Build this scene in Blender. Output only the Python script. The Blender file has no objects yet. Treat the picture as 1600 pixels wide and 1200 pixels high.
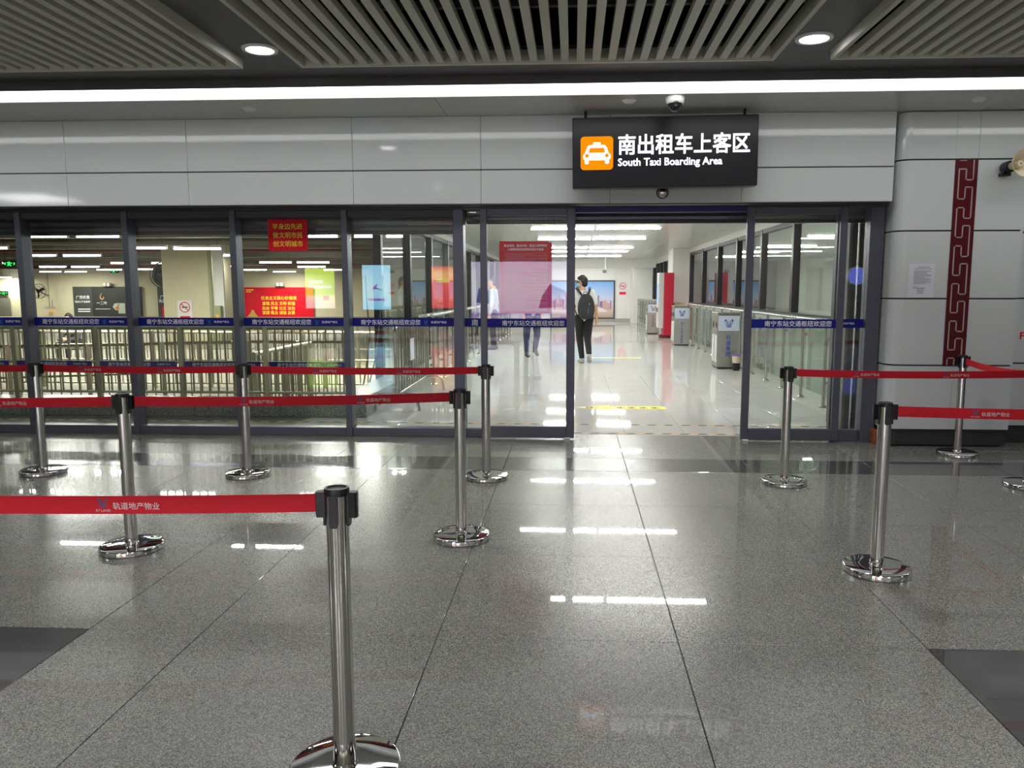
import bpy, bmesh, math, random
from mathutils import Vector, Matrix
random.seed(7)
S = bpy.context.scene
COL = S.collection
R = math.radians

# ------------------------------------------------------------------ camera
FPX, PPX, PPY, EYE = 1202.0, 832.0, 600.0, 1.44
PITCH = math.atan(147 / FPX)
YAW = math.atan(64 / math.hypot(FPX, 147))
cd = bpy.data.cameras.new('camera')
cam = bpy.data.objects.new('camera', cd); COL.objects.link(cam)
cam.location = (0, 0, EYE)
cam.rotation_euler = (math.pi / 2 - PITCH, 0, YAW)
cd.sensor_fit = 'HORIZONTAL'; cd.sensor_width = 36
cd.lens = 36 * FPX / 1600
cd.shift_x = -(PPX - 800) / 1600
cd.clip_start = 0.05; cd.clip_end = 300
S.camera = cam

# ------------------------------------------------------------------ world, exposure
w = bpy.data.worlds.new('world'); S.world = w; w.use_nodes = True
w.node_tree.nodes['Background'].inputs[0].default_value = (0.8, 0.85, 0.9, 1)
w.node_tree.nodes['Background'].inputs[1].default_value = 0.02
vs = S.view_settings
vs.view_transform = 'Standard'; vs.look = 'None'; vs.gamma = 1; vs.exposure = 0.27
vs.use_curve_mapping = False
S.cycles.max_bounces = 12; S.cycles.transparent_max_bounces = 24
S.cycles.diffuse_bounces = 6; S.cycles.glossy_bounces = 4; S.cycles.transmission_bounces = 6
S.cycles.caustics_reflective = False; S.cycles.caustics_refractive = False
S.cycles.sample_clamp_indirect = 4.0

L_STRIP, L_DOWN_W, L_DOWN_E, L_CORR, L_TUBE = 4.0, 160.0, 14.0, 76.0, 30.0
L_HALL, L_SIGN, L_ADS, L_TUBE_W = 850.0, 2.0, 7.0, 135.0

def area_lamp(name, loc, sx, sy, power, color=(1, 1, 1), rot=(0, 0, 0)):
    l = bpy.data.lights.new(name, 'AREA'); l.shape = 'RECTANGLE'; l.size = sx; l.size_y = sy
    l.energy = power; l.color = color
    o = bpy.data.objects.new(name, l); COL.objects.link(o); o.location = loc; o.rotation_euler = rot
    o['kind'] = 'helper'
    return o

# ------------------------------------------------------------------ pixel -> place (1600 x 1200 frame)
_M = cam.rotation_euler.to_matrix()
def _ray(x, y): return _M @ Vector(((x - PPX), (PPY - y), -FPX))
def P(x, y, Y):
    d = _ray(x, y); return Vector((0, 0, EYE)) + d * (Y / d.y)
def PZ(x, y, z):
    d = _ray(x, y); return Vector((0, 0, EYE)) + d * ((z - EYE) / d.z)
def F(x, y): return PZ(x, y, 0)

# ------------------------------------------------------------------ materials
def lin(c):
    f = lambda v: v / 12.92 if v <= 0.04045 else ((v + 0.055) / 1.055) ** 2.4
    return tuple(f(v / 255) for v in c)
def _new(name):
    m = bpy.data.materials.new(name); m.use_nodes = True
    nt = m.node_tree; return m, nt, nt.nodes['Principled BSDF']
def mat(name, rgb, rough=0.5, metal=0.0, emit=0.0, var=0.0, scale=8.0, spec=0.5, bump=0.0, coat=0.0):
    m, nt, b = _new(name)
    c = lin(rgb)
    b.inputs['Base Color'].default_value = (*c, 1)
    b.inputs['Roughness'].default_value = rough; b.inputs['Metallic'].default_value = metal
    b.inputs['Specular IOR Level'].default_value = spec
    b.inputs['Coat Weight'].default_value = coat; b.inputs['Coat Roughness'].default_value = 0.05
    if emit:
        b.inputs['Emission Color'].default_value = (*c, 1); b.inputs['Emission Strength'].default_value = emit
    if var or bump:
        geo = nt.nodes.new('ShaderNodeNewGeometry'); nz = nt.nodes.new('ShaderNodeTexNoise')
        nz.inputs['Scale'].default_value = scale; nz.inputs['Detail'].default_value = 4
        nt.links.new(geo.outputs['Position'], nz.inputs['Vector'])
        if var:
            mr = nt.nodes.new('ShaderNodeMapRange'); nt.links.new(nz.outputs[0], mr.inputs[0])
            mr.inputs[1].default_value = 0.3; mr.inputs[2].default_value = 0.7
            mr.inputs[3].default_value = 1 - var; mr.inputs[4].default_value = 1 + var
            mx = nt.nodes.new('ShaderNodeVectorMath'); mx.operation = 'SCALE'
            mx.inputs[0].default_value = c; nt.links.new(mr.outputs[0], mx.inputs['Scale'])
            nt.links.new(mx.outputs[0], b.inputs['Base Color'])
        if bump:
            bp = nt.nodes.new('ShaderNodeBump'); bp.inputs['Strength'].default_value = bump
            bp.inputs['Distance'].default_value = 0.01
            nt.links.new(nz.outputs[0], bp.inputs['Height']); nt.links.new(bp.outputs[0], b.inputs['Normal'])
    return m
def granite(name, dark, mid, light, scale, rough, contrast=1.0, bump=0.0, spec=0.5, coat=0.0):
    m, nt, b = _new(name)
    geo = nt.nodes.new('ShaderNodeNewGeometry')
    n1 = nt.nodes.new('ShaderNodeTexVoronoi'); n1.inputs['Scale'].default_value = scale      # mineral grains
    nt.links.new(geo.outputs['Position'], n1.inputs['Vector'])
    sep = nt.nodes.new('ShaderNodeSeparateColor'); nt.links.new(n1.outputs['Color'], sep.inputs[0])
    cr = nt.nodes.new('ShaderNodeValToRGB'); e = cr.color_ramp.elements
    e[0].position = 0.5 - 0.45 / contrast; e[0].color = (*lin(dark), 1)
    e[1].position = 0.5 + 0.45 / contrast; e[1].color = (*lin(light), 1)
    k = e.new(0.5); k.color = (*lin(mid), 1)
    nt.links.new(sep.outputs[0], cr.inputs[0])
    n2 = nt.nodes.new('ShaderNodeTexNoise'); n2.inputs['Scale'].default_value = 1.3
    nt.links.new(geo.outputs['Position'], n2.inputs['Vector'])
    mr = nt.nodes.new('ShaderNodeMapRange'); mr.inputs[1].default_value = .3; mr.inputs[2].default_value = .7
    mr.inputs[3].default_value = .93; mr.inputs[4].default_value = 1.07
    nt.links.new(n2.outputs[0], mr.inputs[0])
    mx = nt.nodes.new('ShaderNodeVectorMath'); mx.operation = 'SCALE'
    nt.links.new(cr.outputs[0], mx.inputs[0]); nt.links.new(mr.outputs[0], mx.inputs['Scale'])
    nt.links.new(mx.outputs[0], b.inputs['Base Color'])
    b.inputs['Roughness'].default_value = rough; b.inputs['Specular IOR Level'].default_value = spec
    b.inputs['Coat Weight'].default_value = coat; b.inputs['Coat Roughness'].default_value = .025
    if bump:
        n3 = nt.nodes.new('ShaderNodeTexNoise'); n3.inputs['Scale'].default_value = 2.2
        nt.links.new(geo.outputs['Position'], n3.inputs['Vector'])
        bp = nt.nodes.new('ShaderNodeBump'); bp.inputs['Strength'].default_value = bump; bp.inputs['Distance'].default_value = .01
        nt.links.new(n3.outputs[0], bp.inputs['Height']); nt.links.new(bp.outputs[0], b.inputs['Normal'])
    return m
def glass(name, tint=(0.93, 0.96, 0.95), f0=0.045, rough=0.0):
    m = bpy.data.materials.new(name); m.use_nodes = True; nt = m.node_tree; nt.nodes.clear()
    out = nt.nodes.new('ShaderNodeOutputMaterial'); mix = nt.nodes.new('ShaderNodeMixShader')
    tr = nt.nodes.new('ShaderNodeBsdfTransparent'); tr.inputs[0].default_value = (*tint, 1)
    gl = nt.nodes.new('ShaderNodeBsdfGlossy'); gl.inputs['Roughness'].default_value = rough
    lw = nt.nodes.new('ShaderNodeLayerWeight'); lw.inputs[0].default_value = 0.5
    pw = nt.nodes.new('ShaderNodeMath'); pw.operation = 'POWER'; pw.inputs[1].default_value = 5
    ma = nt.nodes.new('ShaderNodeMath'); ma.operation = 'MULTIPLY_ADD'
    ma.inputs[1].default_value = 1 - f0; ma.inputs[2].default_value = f0
    nt.links.new(lw.outputs['Facing'], pw.inputs[0]); nt.links.new(pw.outputs[0], ma.inputs[0])
    nt.links.new(ma.outputs[0], mix.inputs[0]); nt.links.new(tr.outputs[0], mix.inputs[1])
    nt.links.new(gl.outputs[0], mix.inputs[2]); nt.links.new(mix.outputs[0], out.inputs[0])
    return m
def emis(name, rgb, strength):
    m = bpy.data.materials.new(name); m.use_nodes = True; nt = m.node_tree; nt.nodes.clear()
    out = nt.nodes.new('ShaderNodeOutputMaterial'); e = nt.nodes.new('ShaderNodeEmission')
    e.inputs[0].default_value = (*lin(rgb), 1); e.inputs[1].default_value = strength
    nt.links.new(e.outputs[0], out.inputs[0]); return m
def gradient(name, stops, z0, z1, emit=0.0, rough=0.4):
    """colour printed along the height of a poster"""
    m, nt, b = _new(name)
    geo = nt.nodes.new('ShaderNodeNewGeometry'); sp = nt.nodes.new('ShaderNodeSeparateXYZ')
    nt.links.new(geo.outputs['Position'], sp.inputs[0])
    mr = nt.nodes.new('ShaderNodeMapRange'); mr.inputs[1].default_value = z0; mr.inputs[2].default_value = z1
    nt.links.new(sp.outputs[2], mr.inputs[0])
    cr = nt.nodes.new('ShaderNodeValToRGB'); nt.links.new(mr.outputs[0], cr.inputs[0])
    e = cr.color_ramp.elements
    e[0].position, e[0].color = stops[0][0], (*lin(stops[0][1]), 1)
    e[1].position, e[1].color = stops[-1][0], (*lin(stops[-1][1]), 1)
    for p, c in stops[1:-1]:
        k = e.new(p); k.color = (*lin(c), 1)
    nt.links.new(cr.outputs[0], b.inputs['Base Color']); b.inputs['Roughness'].default_value = rough
    if emit:
        nt.links.new(cr.outputs[0], b.inputs['Emission Color']); b.inputs['Emission Strength'].default_value = emit
    return m

M = {}
M['granite'] = granite('granite_grey', (70, 70, 66), (108, 107, 101), (148, 147, 140), 290, 0.27, coat=.5)
M['granite_dark'] = granite('granite_dark', (50, 50, 51), (60, 60, 61), (72, 72, 73), 160, 0.2, coat=.6)
M['granite_plinth'] = granite('granite_plinth', (80, 84, 82), (128, 132, 128), (166, 168, 164), 160, 0.25)
M['joint'] = mat('tile_joint', (40, 40, 40), 0.8)
M['tile_white'] = mat('corridor_tile', (222, 221, 217), 0.035, var=0.03, scale=3)
M['cement'] = mat('cement_floor', (124, 120, 102), 0.6, var=0.08, scale=2)
M['white_panel'] = mat('enamel_panel', (208, 213, 213), 0.065, var=0.012, scale=1.5, bump=0.03)
M['groove'] = mat('groove_dark', (45, 48, 50), 0.6)
M['frame'] = mat('frame_grey', (88, 90, 102), 0.38, metal=0.25, var=0.03)
M['frame_dark'] = mat('frame_dark', (52, 53, 58), 0.45)
M['black'] = mat('black_plastic', (22, 22, 24), 0.35)
M['void_black'] = mat('void_black', (9, 9, 10), 0.95, spec=.1)
M['black_matte'] = mat('black_matte', (16, 16, 17), 0.8)
M['dark_ceiling'] = mat('dark_ceiling_paint', (86, 84, 85), 0.5, var=0.05, scale=3)
M['slat'] = mat('slat_grey', (196, 196, 182), 0.45, var=0.03, scale=4)
M['soffit'] = mat('soffit_grey', (190, 192, 186), 0.28, var=0.03, scale=1.2)
M['chrome'] = mat('polished_steel', (205, 203, 200), 0.10, metal=1.0)
M['chrome_base'] = mat('polished_steel_base', (215, 215, 215), 0.04, metal=1.0)
M['steel'] = mat('stainless_steel', (196, 194, 186), 0.24, metal=1.0)
M['steel_fence'] = mat('fence_steel', (196, 190, 164), 0.3, metal=0.9)
M['steel_brushed'] = mat('brushed_steel', (178, 177, 172), 0.35, metal=0.9, var=0.05)
M['belt'] = mat('belt_red', (205, 8, 36), 0.7, var=0.04, scale=60)
M['belt_text'] = mat('belt_print', (225, 205, 205), 0.7)
M['logo_blue'] = mat('logo_blue', (62, 92, 150), 0.6)
M['logo_green'] = mat('logo_green', (70, 105, 60), 0.6)
M['logo_teal'] = mat('logo_teal', (30, 120, 160), 0.6)
M['band_blue'] = mat('band_blue', (14, 18, 128), 0.5, spec=.3)
M['navy'] = mat('navy_beam', (24, 32, 92), 0.5)
M['white_text'] = mat('white_print', (250, 250, 252), 0.5)
M['glass'] = glass('clear_glass')
M['glass_door'] = glass('door_glass', (0.94, 0.955, 0.95), 0.05)
M['glass_green'] = glass('green_glass', (0.86, 0.91, 0.88), 0.05)
M['red'] = mat('red_print', (222, 8, 36), 0.5, spec=.25)
M['yellow_text'] = mat('yellow_print', (255, 226, 60), 0.5)
M['maroon'] = mat('maroon_strip', (84, 3, 20), 0.35, spec=.3)
M['silver'] = mat('silver_inlay', (190, 172, 168), 0.3, metal=0.4)
M['cream'] = mat('cream_wall', (212, 204, 172), 0.6, var=0.03, scale=1.5)
M['white_wall'] = mat('white_wall', (236, 235, 231), 0.5, var=0.02, scale=1.0)
M['white_ceiling'] = mat('white_ceiling_panel', (238, 238, 234), 0.22, var=0.02, scale=1.0)
M['paper'] = mat('paper_white', (222, 222, 232), 0.6)
M['ink'] = mat('ink_grey', (112, 112, 122), 0.7)
M['ink_black'] = mat('ink_black', (30, 30, 32), 0.7)
M['yellow'] = mat('tape_yellow', (240, 228, 40), 0.5)
M['tape_orange'] = mat('tape_orange', (226, 170, 60), 0.5)
M['shutter'] = mat('shutter_metal', (92, 92, 100), 0.35, metal=0.6)
M['pipe_dark'] = mat('pipe_dark', (58, 56, 50), 0.6)
M['pipe_red'] = mat('pipe_red', (110, 40, 38), 0.5)
M['pipe_grey'] = mat('duct_grey', (110, 106, 92), 0.6, var=0.1, scale=2)
M['tube'] = emis('tube_glow', (248, 244, 255), L_TUBE)
M['corr_light'] = emis('corridor_light_glow', (255, 254, 250), L_CORR)
M['strip'] = emis('strip_glow', (252, 253, 250), L_STRIP)
M['down'] = emis('downlight_glow', (250, 248, 255), L_DOWN_E)
M['sign_white'] = emis('sign_white_glow', (244, 243, 255), L_SIGN)
M['sign_orange'] = emis('sign_orange_glow', (255, 150, 10), L_SIGN * 0.42)
M['sign_body'] = mat('sign_charcoal', (32, 32, 36), 0.3, spec=.35)
M['exit_green'] = emis('exit_green_glow', (40, 235, 90), 2.5)
M['beige_plastic'] = mat('beige_plastic', (216, 204, 178), 0.4)
M['white_plastic'] = mat('white_plastic', (228, 228, 228), 0.35)
M['dome_dark'] = mat('dome_smoked', (34, 34, 38), 0.08)
M['kiosk_red'] = mat('kiosk_red', (190, 30, 58), 0.3)
M['logo_sky'] = mat('bin_plate', (206, 214, 232), 0.3)
M['bin_blue'] = mat('bin_blue', (46, 82, 160), 0.5)
M['purple'] = mat('purple_lid', (150, 100, 180), 0.5)
M['orange_brick'] = mat('brick_orange', (150, 80, 50), 0.8, var=0.2, scale=30)
M['olive'] = mat('electric_box', (150, 156, 118), 0.5)
M['lime'] = mat('lime_leaf', (190, 205, 70), 0.6)
M['door_grey'] = mat('door_grey', (120, 118, 105), 0.5)
M['skin'] = mat('skin', (206, 158, 130), 0.55)
M['hair'] = mat('hair_black', (22, 18, 17), 0.6)

# ------------------------------------------------------------------ mesh building
def wloc(o):
    v = Vector((0, 0, 0))
    while o is not None:
        v += o.location; o = o.parent
    return v
def props(o, label=None, cat=None, group=None, kind=None):
    if label: o['label'] = label
    if cat: o['category'] = cat
    if group: o['group'] = group
    if kind: o['kind'] = kind
    return o
def empty(name, loc, label=None, cat=None, group=None, kind=None):
    o = bpy.data.objects.new(name, None); COL.objects.link(o); o.location = loc; o.empty_display_size = .1
    return props(o, label, cat, group, kind)
def inst(name, mesh, parent=None, loc=(0, 0, 0), rot=None):
    """place a shared mesh at a world location under a parent"""
    o = bpy.data.objects.new(name, mesh); COL.objects.link(o)
    if parent is not None:
        o.parent = parent; o.location = Vector(loc) - wloc(parent)
    else: o.location = loc
    if rot: o.rotation_euler = rot
    return o
def copy_tree(o, parent=None):
    c = o.copy(); COL.objects.link(c); c.parent = parent
    for ch in list(o.children): copy_tree(ch, c)
    return c

class MB:
    def __init__(s): s.v = []; s.f = []; s.m = []; s.sm = []
    def add(s, vs, fs, mi=0, smooth=False):
        n = len(s.v); s.v += [tuple(v) for v in vs]
        for f in fs: s.f.append([n + i for i in f]); s.m.append(mi); s.sm.append(smooth)
        return s
    def box(s, x0, x1, y0, y1, z0, z1, mi=0):
        if x0 > x1: x0, x1 = x1, x0
        if y0 > y1: y0, y1 = y1, y0
        if z0 > z1: z0, z1 = z1, z0
        return s.add([(x0, y0, z0), (x1, y0, z0), (x1, y1, z0), (x0, y1, z0), (x0, y0, z1), (x1, y0, z1), (x1, y1, z1), (x0, y1, z1)],
                     [(0, 3, 2, 1), (4, 5, 6, 7), (0, 1, 5, 4), (1, 2, 6, 5), (2, 3, 7, 6), (3, 0, 4, 7)], mi)
    def bbox(s, x0, x1, y0, y1, z0, z1, b=0.004, mi=0):
        """box with chamfered edges"""
        bm = bmesh.new(); bmesh.ops.create_cube(bm, size=1)
        for v in bm.verts:
            v.co = Vector(((x0 + x1) / 2 + v.co.x * (x1 - x0), (y0 + y1) / 2 + v.co.y * (y1 - y0), (z0 + z1) / 2 + v.co.z * (z1 - z0)))
        bmesh.ops.bevel(bm, geom=bm.edges[:] , offset=b, segments=1, affect='EDGES')
        bm.verts.index_update()
        s.add([v.co for v in bm.verts], [[v.index for v in f.verts] for f in bm.faces], mi); bm.free(); return s
    def tube(s, pts, r, n=8, mi=0, closed=False, caps=True):
        pts = [Vector(p) for p in pts]; rs = r if isinstance(r, (list, tuple)) else [r] * len(pts)
        rings = []; prev = None; N = len(pts)
        for i, p in enumerate(pts):
            a = pts[i - 1] if (i > 0 or closed) else p; b = pts[(i + 1) % N] if (i < N - 1 or closed) else p
            t = (b - a).normalized()
            if prev is None:
                u = t.orthogonal().normalized()
                if abs(t.z) < .9: u = t.cross(Vector((0, 0, 1))).normalized()
            else: u = (prev - t * prev.dot(t)).normalized()
            prev = u; q = t.cross(u)
            rings.append([p + (u * math.cos(2 * math.pi * k / n) + q * math.sin(2 * math.pi * k / n)) * rs[i] for k in range(n)])
        vs = [v for rg in rings for v in rg]; fs = []
        for i in range(N if closed else N - 1):
            a, b = i * n, ((i + 1) % N) * n
            for k in range(n): fs.append((a + k, a + (k + 1) % n, b + (k + 1) % n, b + k))
        s.add(vs, fs, mi, True)
        if caps and not closed:
            s.add(rings[0], [list(range(n))[::-1]], mi); s.add(rings[-1], [list(range(n))], mi)
        return s
    def lathe(s, prof, c=(0, 0, 0), n=24, mi=0, axis='Z', smooth=True):
        vs = []; fs = []
        for r, h in prof:
            for k in range(n):
                a = 2 * math.pi * k / n
                if axis == 'Z': vs.append((c[0] + r * math.cos(a), c[1] + r * math.sin(a), c[2] + h))
                elif axis == 'Y': vs.append((c[0] + r * math.cos(a), c[1] + h, c[2] + r * math.sin(a)))
                else: vs.append((c[0] + h, c[1] + r * math.cos(a), c[2] + r * math.sin(a)))
        for i in range(len(prof) - 1):
            for k in range(n): fs.append((i * n + k, i * n + (k + 1) % n, (i + 1) * n + (k + 1) % n, (i + 1) * n + k))
        s.add(vs, fs, mi, smooth); return s
    def prism(s, poly, o, u, v, t, mi=0):
        """flat polygon in plane (u,v) at o, extruded by vector t"""
        o, u, v, t = Vector(o), Vector(u), Vector(v), Vector(t); n = len(poly)
        a = [o + u * p[0] + v * p[1] for p in poly]; b = [p + t for p in a]
        fs = [list(range(n))[::-1], list(range(n, 2 * n))] + [(i, (i + 1) % n, n + (i + 1) % n, n + i) for i in range(n)]
        return s.add(a + b, fs, mi)
    def mesh(s, name, mats, off=Vector((0, 0, 0))):
        me = bpy.data.meshes.new(name)
        me.from_pydata([(v[0] - off.x, v[1] - off.y, v[2] - off.z) for v in s.v], [], s.f)
        for m in (mats if isinstance(mats, (list, tuple)) else [mats]): me.materials.append(M[m] if isinstance(m, str) else m)
        me.polygons.foreach_set('material_index', s.m); me.polygons.foreach_set('use_smooth', s.sm)
        bm = bmesh.new(); bm.from_mesh(me)
        bmesh.ops.recalc_face_normals(bm, faces=bm.faces[:]); bm.to_mesh(me); bm.free()
        if any(s.sm):
            try: me.set_sharp_from_angle(angle=R(40))
            except Exception: pass
        me.update(); return me
    def build(s, name, mats, parent=None, **kw):
        off = wloc(parent) if parent is not None else Vector((0, 0, 0))
        o = bpy.data.objects.new(name, s.mesh(name, mats, off)); COL.objects.link(o)
        if parent is not None: o.parent = parent
        return props(o, **kw)

_tc = {}
def text_mesh(body):
    if body in _tc: return _tc[body]
    c = bpy.data.curves.new('t', 'FONT'); c.body = body; c.size = 1; c.resolution_u = 2
    o = bpy.data.objects.new('t', c); COL.objects.link(o)
    bpy.context.view_layer.update()
    me = bpy.data.meshes.new_from_object(o.evaluated_get(bpy.context.evaluated_depsgraph_get()))
    vs = [v.co.copy() for v in me.vertices]; fs = [list(p.vertices) for p in me.polygons]
    bpy.data.objects.remove(o); bpy.data.curves.remove(c); bpy.data.meshes.remove(me)
    x0 = min(v.x for v in vs); x1 = max(v.x for v in vs); y0 = min(v.y for v in vs); y1 = max(v.y for v in vs)
    vs = [(v.x - x0, v.y - y0) for v in vs]
    _tc[body] = (vs, fs, x1 - x0, y1 - y0); return _tc[body]
def put_text(mb, body, o, u, v, width=None, height=None, bold=0.0, mi=0, center=False):
    """lay the lettering with its lower left corner at o, along u and up v (unit vectors); bold thickens the strokes (in ems)"""
    vs, fs, W, Hh = text_mesh(body)
    if width is None: width = height * W / Hh
    if height is None: height = width * Hh / W
    o, u, v = Vector(o), Vector(u), Vector(v)
    if center: o = o - u * width / 2 - v * height / 2
    sx, sy = width / W, height / Hh
    nn = u.cross(v) * .00012
    for k, (dx, dy) in enumerate([(0, 0)] if bold <= 0 else [(-bold, -bold), (bold, -bold), (-bold, bold), (bold, bold)]):
        mb.add([o + nn * k + u * ((p[0] + dx) * sx) + v * ((p[1] + dy) * sy) for p in vs], fs, mi)
    return width
def logo(mb, o, u, v, s, m1=0, m2=1):
    """fan of curved strokes, like a double W"""
    o, u, v = Vector(o), Vector(u), Vector(v)
    for sgn in (-1, 1):
        for k, (x0, x1, top) in enumerate(((.04, .16, .86), (.13, .36, 1.0), (.23, .52, .84))):
            pts = []
            for i in range(5):
                t = i / 4; x = x0 + (x1 - x0) * t ** 1.6; pts.append((sgn * x, top * t))
            L = [(p[0] - .035, p[1]) for p in pts]; Rr = [(p[0] + .035, p[1]) for p in pts]
            for i in range(4):
                q = [L[i], Rr[i], Rr[i + 1], L[i + 1]]
                mb.add([o + u * (a * s) + v * (b * s) for a, b in q], [(0, 1, 2, 3)], m2 if (sgn > 0 and k == 2) else m1)
        tip = [(sgn * .30, .80), (sgn * .58, .74), (sgn * .42, 1.05)]
        mb.add([o + u * (a * s) + v * (b * s) for a, b in tip], [(0, 1, 2)], m2 if sgn > 0 else m1)

UX, UZ = Vector((1, 0, 0)), Vector((0, 0, 1))

# ================================================================== THE SETTING
# ---- hall floor: one-metre granite tiles with dark inlays
floor = MB().box(-12, 12, -15, 2.03, -.06, 0, 0).box(-12, 12, 2.03, 7.62, -.06, -.004, 1).build('floor', ['granite', 'joint'], kind='structure')
XJ = [-7.06, -6.06, -5.06, -4.06, -3.06, -2.06, -1.56, -.56, .44, 1.44, 2.44, 3.44, 4.44, 5.44, 6.44]
YJ = [2.03, 3.04, 4.06, 5.06, 6.05, 6.53, 7.0, 7.62]
_tm = {}
def tile_mesh(a, b, m, g=.0022, t=.02):
    k = (round(a, 3), round(b, 3), m)
    if k not in _tm: _tm[k] = MB().bbox(-a / 2 + g, a / 2 - g, -b / 2 + g, b / 2 - g, -t, 0, .001).mesh('tile', m)
    return _tm[k]
for j in range(len(YJ) - 1):
    for i in range(len(XJ) - 1):
        a, b = XJ[i + 1] - XJ[i], YJ[j + 1] - YJ[j]
        dark = j == 4 or (j == 0 and (abs(XJ[i] - 1.44) < .01 or abs(XJ[i] + 3.06) < .01))
        inst('floor_tile', tile_mesh(a, b, 'granite_dark' if dark else 'granite'), floor, ((XJ[i] + XJ[i + 1]) / 2, (YJ[j] + YJ[j + 1]) / 2, 0))

# ---- corridor floor
CXL, CXR, CEND, CZ = -3.0, 3.6, 35.0, 2.72
floor_c = MB().box(CXL, 9, 7.62, 13.02, -.06, -.004, 1).box(CXL, CXR, 13.02, CEND, -.06, 0, 0).box(CXR, 9, 13.02, CEND, -.06, 0, 0).build('floor_corridor', ['tile_white', 'joint'], kind='structure')
cx = [CXL] + [.53 + .6 * k for k in range(-5, 6)] + [4.13, 4.73, 5.33]
for j in range(9):
    for i in range(len(cx) - 1):
        a = cx[i + 1] - cx[i]
        inst('floor_tile', tile_mesh(a, .6, 'tile_white', .001), floor_c, ((cx[i] + cx[i + 1]) / 2, 7.92 + .6 * j, 0))
# ---- queue hall floor
LZC = 3.35
QZ = -.32
floor_q = MB().box(-42, CXL, 7.62, 8.85, -.4, 0).box(-42, CXL, 8.85, 50, -.4, QZ).build('floor_queue_hall', 'cement', kind='structure')

# ---- walls closing the halls
def wallbox(name, *b, m='white_wall'):
    return MB().box(*b).build(name, m, kind='structure')
M['hall_wall'] = mat('hall_wall_taupe', (74, 70, 66), .5, var=.06)
wallbox('wall_back', -12, 12, -15.2, -15, 0, 5.6, m='hall_wall')
wallbox('wall_left', -12.2, -12, -15, 7.6, 0, 5.6, m='hall_wall')
wallbox('wall_right_end', 12, 12.2, -15, 7.6, 0, 5.6, m='hall_wall')
wallbox('wall_bulkhead', -12, 12, -4.2, -4, 3.0, 5.6, m='white_wall')
wallbox('wall_queue_back', -42, CXL, 50, 50.2, -.4, LZC, m='cream')
wallbox('wall_queue_left', -42.2, -42, 7.6, 50, -.4, LZC, m='cream')
wallbox('wall_queue_partition', CXL - .12, CXL, CEND, 50, -.4, LZC, m='cream')
wallbox('wall_far', CXL, 3.4, CEND, CEND + .2, 0, CZ + .3)
wallbox('wall_beyond', 9, 9.2, 7.6, CEND, 0, CZ)
wallbox('wall_front_left', -12, -7.6, 7.4, 7.6, 0, 3.0, m='white_panel')

# ---- ceilings
ceil = empty('ceiling', (0, 0, 3.0), kind='structure')
PANELS = [(-5.62, -2.345), (-1.92, 1.355), (1.735, 5.01)]
mb = MB()
mb.box(-12, 12, 5.565, 6.07, 3.06, 3.12).build('dark_board', 'dark_ceiling', ceil)
for a, b in ((-12, -5.62), (-2.345, -1.92), (1.355, 1.735), (5.01, 12)):
    MB().box(a, b, -4, 5.563, 3.06, 3.12).build('dark_board', 'dark_ceiling', ceil)
MB().box(-12, 12, -4, 6.1, 3.75, 3.8).build('plenum', 'void_black', ceil)
MB().box(-12, 12, 6.1, 6.14, 3.06, 3.8).build('plenum', 'void_black', ceil)  # front closure added to keep stray light out of the plenum
for x in (-12.0, 11.95): MB().box(x, x + .05, -4, 6.1, 3.06, 3.8).build('plenum', 'void_black', ceil)  # unseen side closures, added against light leaking in
for a, b in ((-12, -4.9), (-4.897, -1.15), (-1.147, 0.78), (0.783, 3.55), (3.553, 12)):
    MB().bbox(a, b, 6.45, 7.45, 3.0, 3.05, .003).build('soffit_panel', 'soffit', ceil)
MB().box(-12, 12, -15, -4, 5.6, 5.7).build('high_ceiling', 'white_wall', ceil)
for x in (-4.3, -3.1, -.6, .6, 2.6, 3.9):
    MB().tube([(x, -4, 3.45), (x, 5.5, 3.45)], .035, 6).build('service_pipe', 'pipe_dark', ceil)
for y in (1.2, 2.6, 3.7, 4.7):
    MB().box(-5.6, 5.0, y, y + .04, 3.08, 3.12).build('carrier_rail', 'pipe_dark', ceil)

# slatted ceiling panels
slat_mesh = MB().box(-.026, .026, -4.78, 4.78, 0, .045).mesh('slat', 'slat')
PL = ['slatted grey ceiling panel on the left, beyond the left downlight', 'slatted grey ceiling panel above the doorway, between the two downlights',
      'slatted grey ceiling panel on the right, beyond the right downlight']
for (a, b), lab in zip(PANELS, PL):
    g = empty('ceiling_grille', ((a + b) / 2, .78, 3.0), lab, 'ceiling panel', 'slatted ceiling panels')
    n = 29; pitch = (b - a - .06) / (n + 1)
    for k in range(n): inst('slat', slat_mesh, g, (a + .03 + pitch * (k + 1), .78, 3.0))
    for x in (a, b - .03): MB().box(x, x + .03, -4, 5.56, 2.992, 3.085).build('edge_frame', 'slat', g)
    MB().box(a + .03, b - .03, 5.53, 5.56, 2.992, 3.085).build('edge_frame', 'slat', g)

# recessed light strip along the soffit
ls = empty('light_strip', (0, 6.26, 3.0), 'long glowing white light strip along the soffit edge', 'light')
xs = [-12, -7.2, -4.8, -2.4, 0.02, 2.42, 4.82, 7.2, 12]
for a, b in zip(xs, xs[1:]):
    MB().box(a, b - .004, 6.08, 6.43, 3.004, 3.02).build('diffuser', 'strip', ls)
MB().box(-12, 12, 6.07, 6.08, 2.995, 3.06).build('edge_lip', 'dark_ceiling', ls)
MB().box(-12, 12, 6.43, 6.45, 2.995, 3.05).build('edge_lip', 'soffit', ls)

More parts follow.
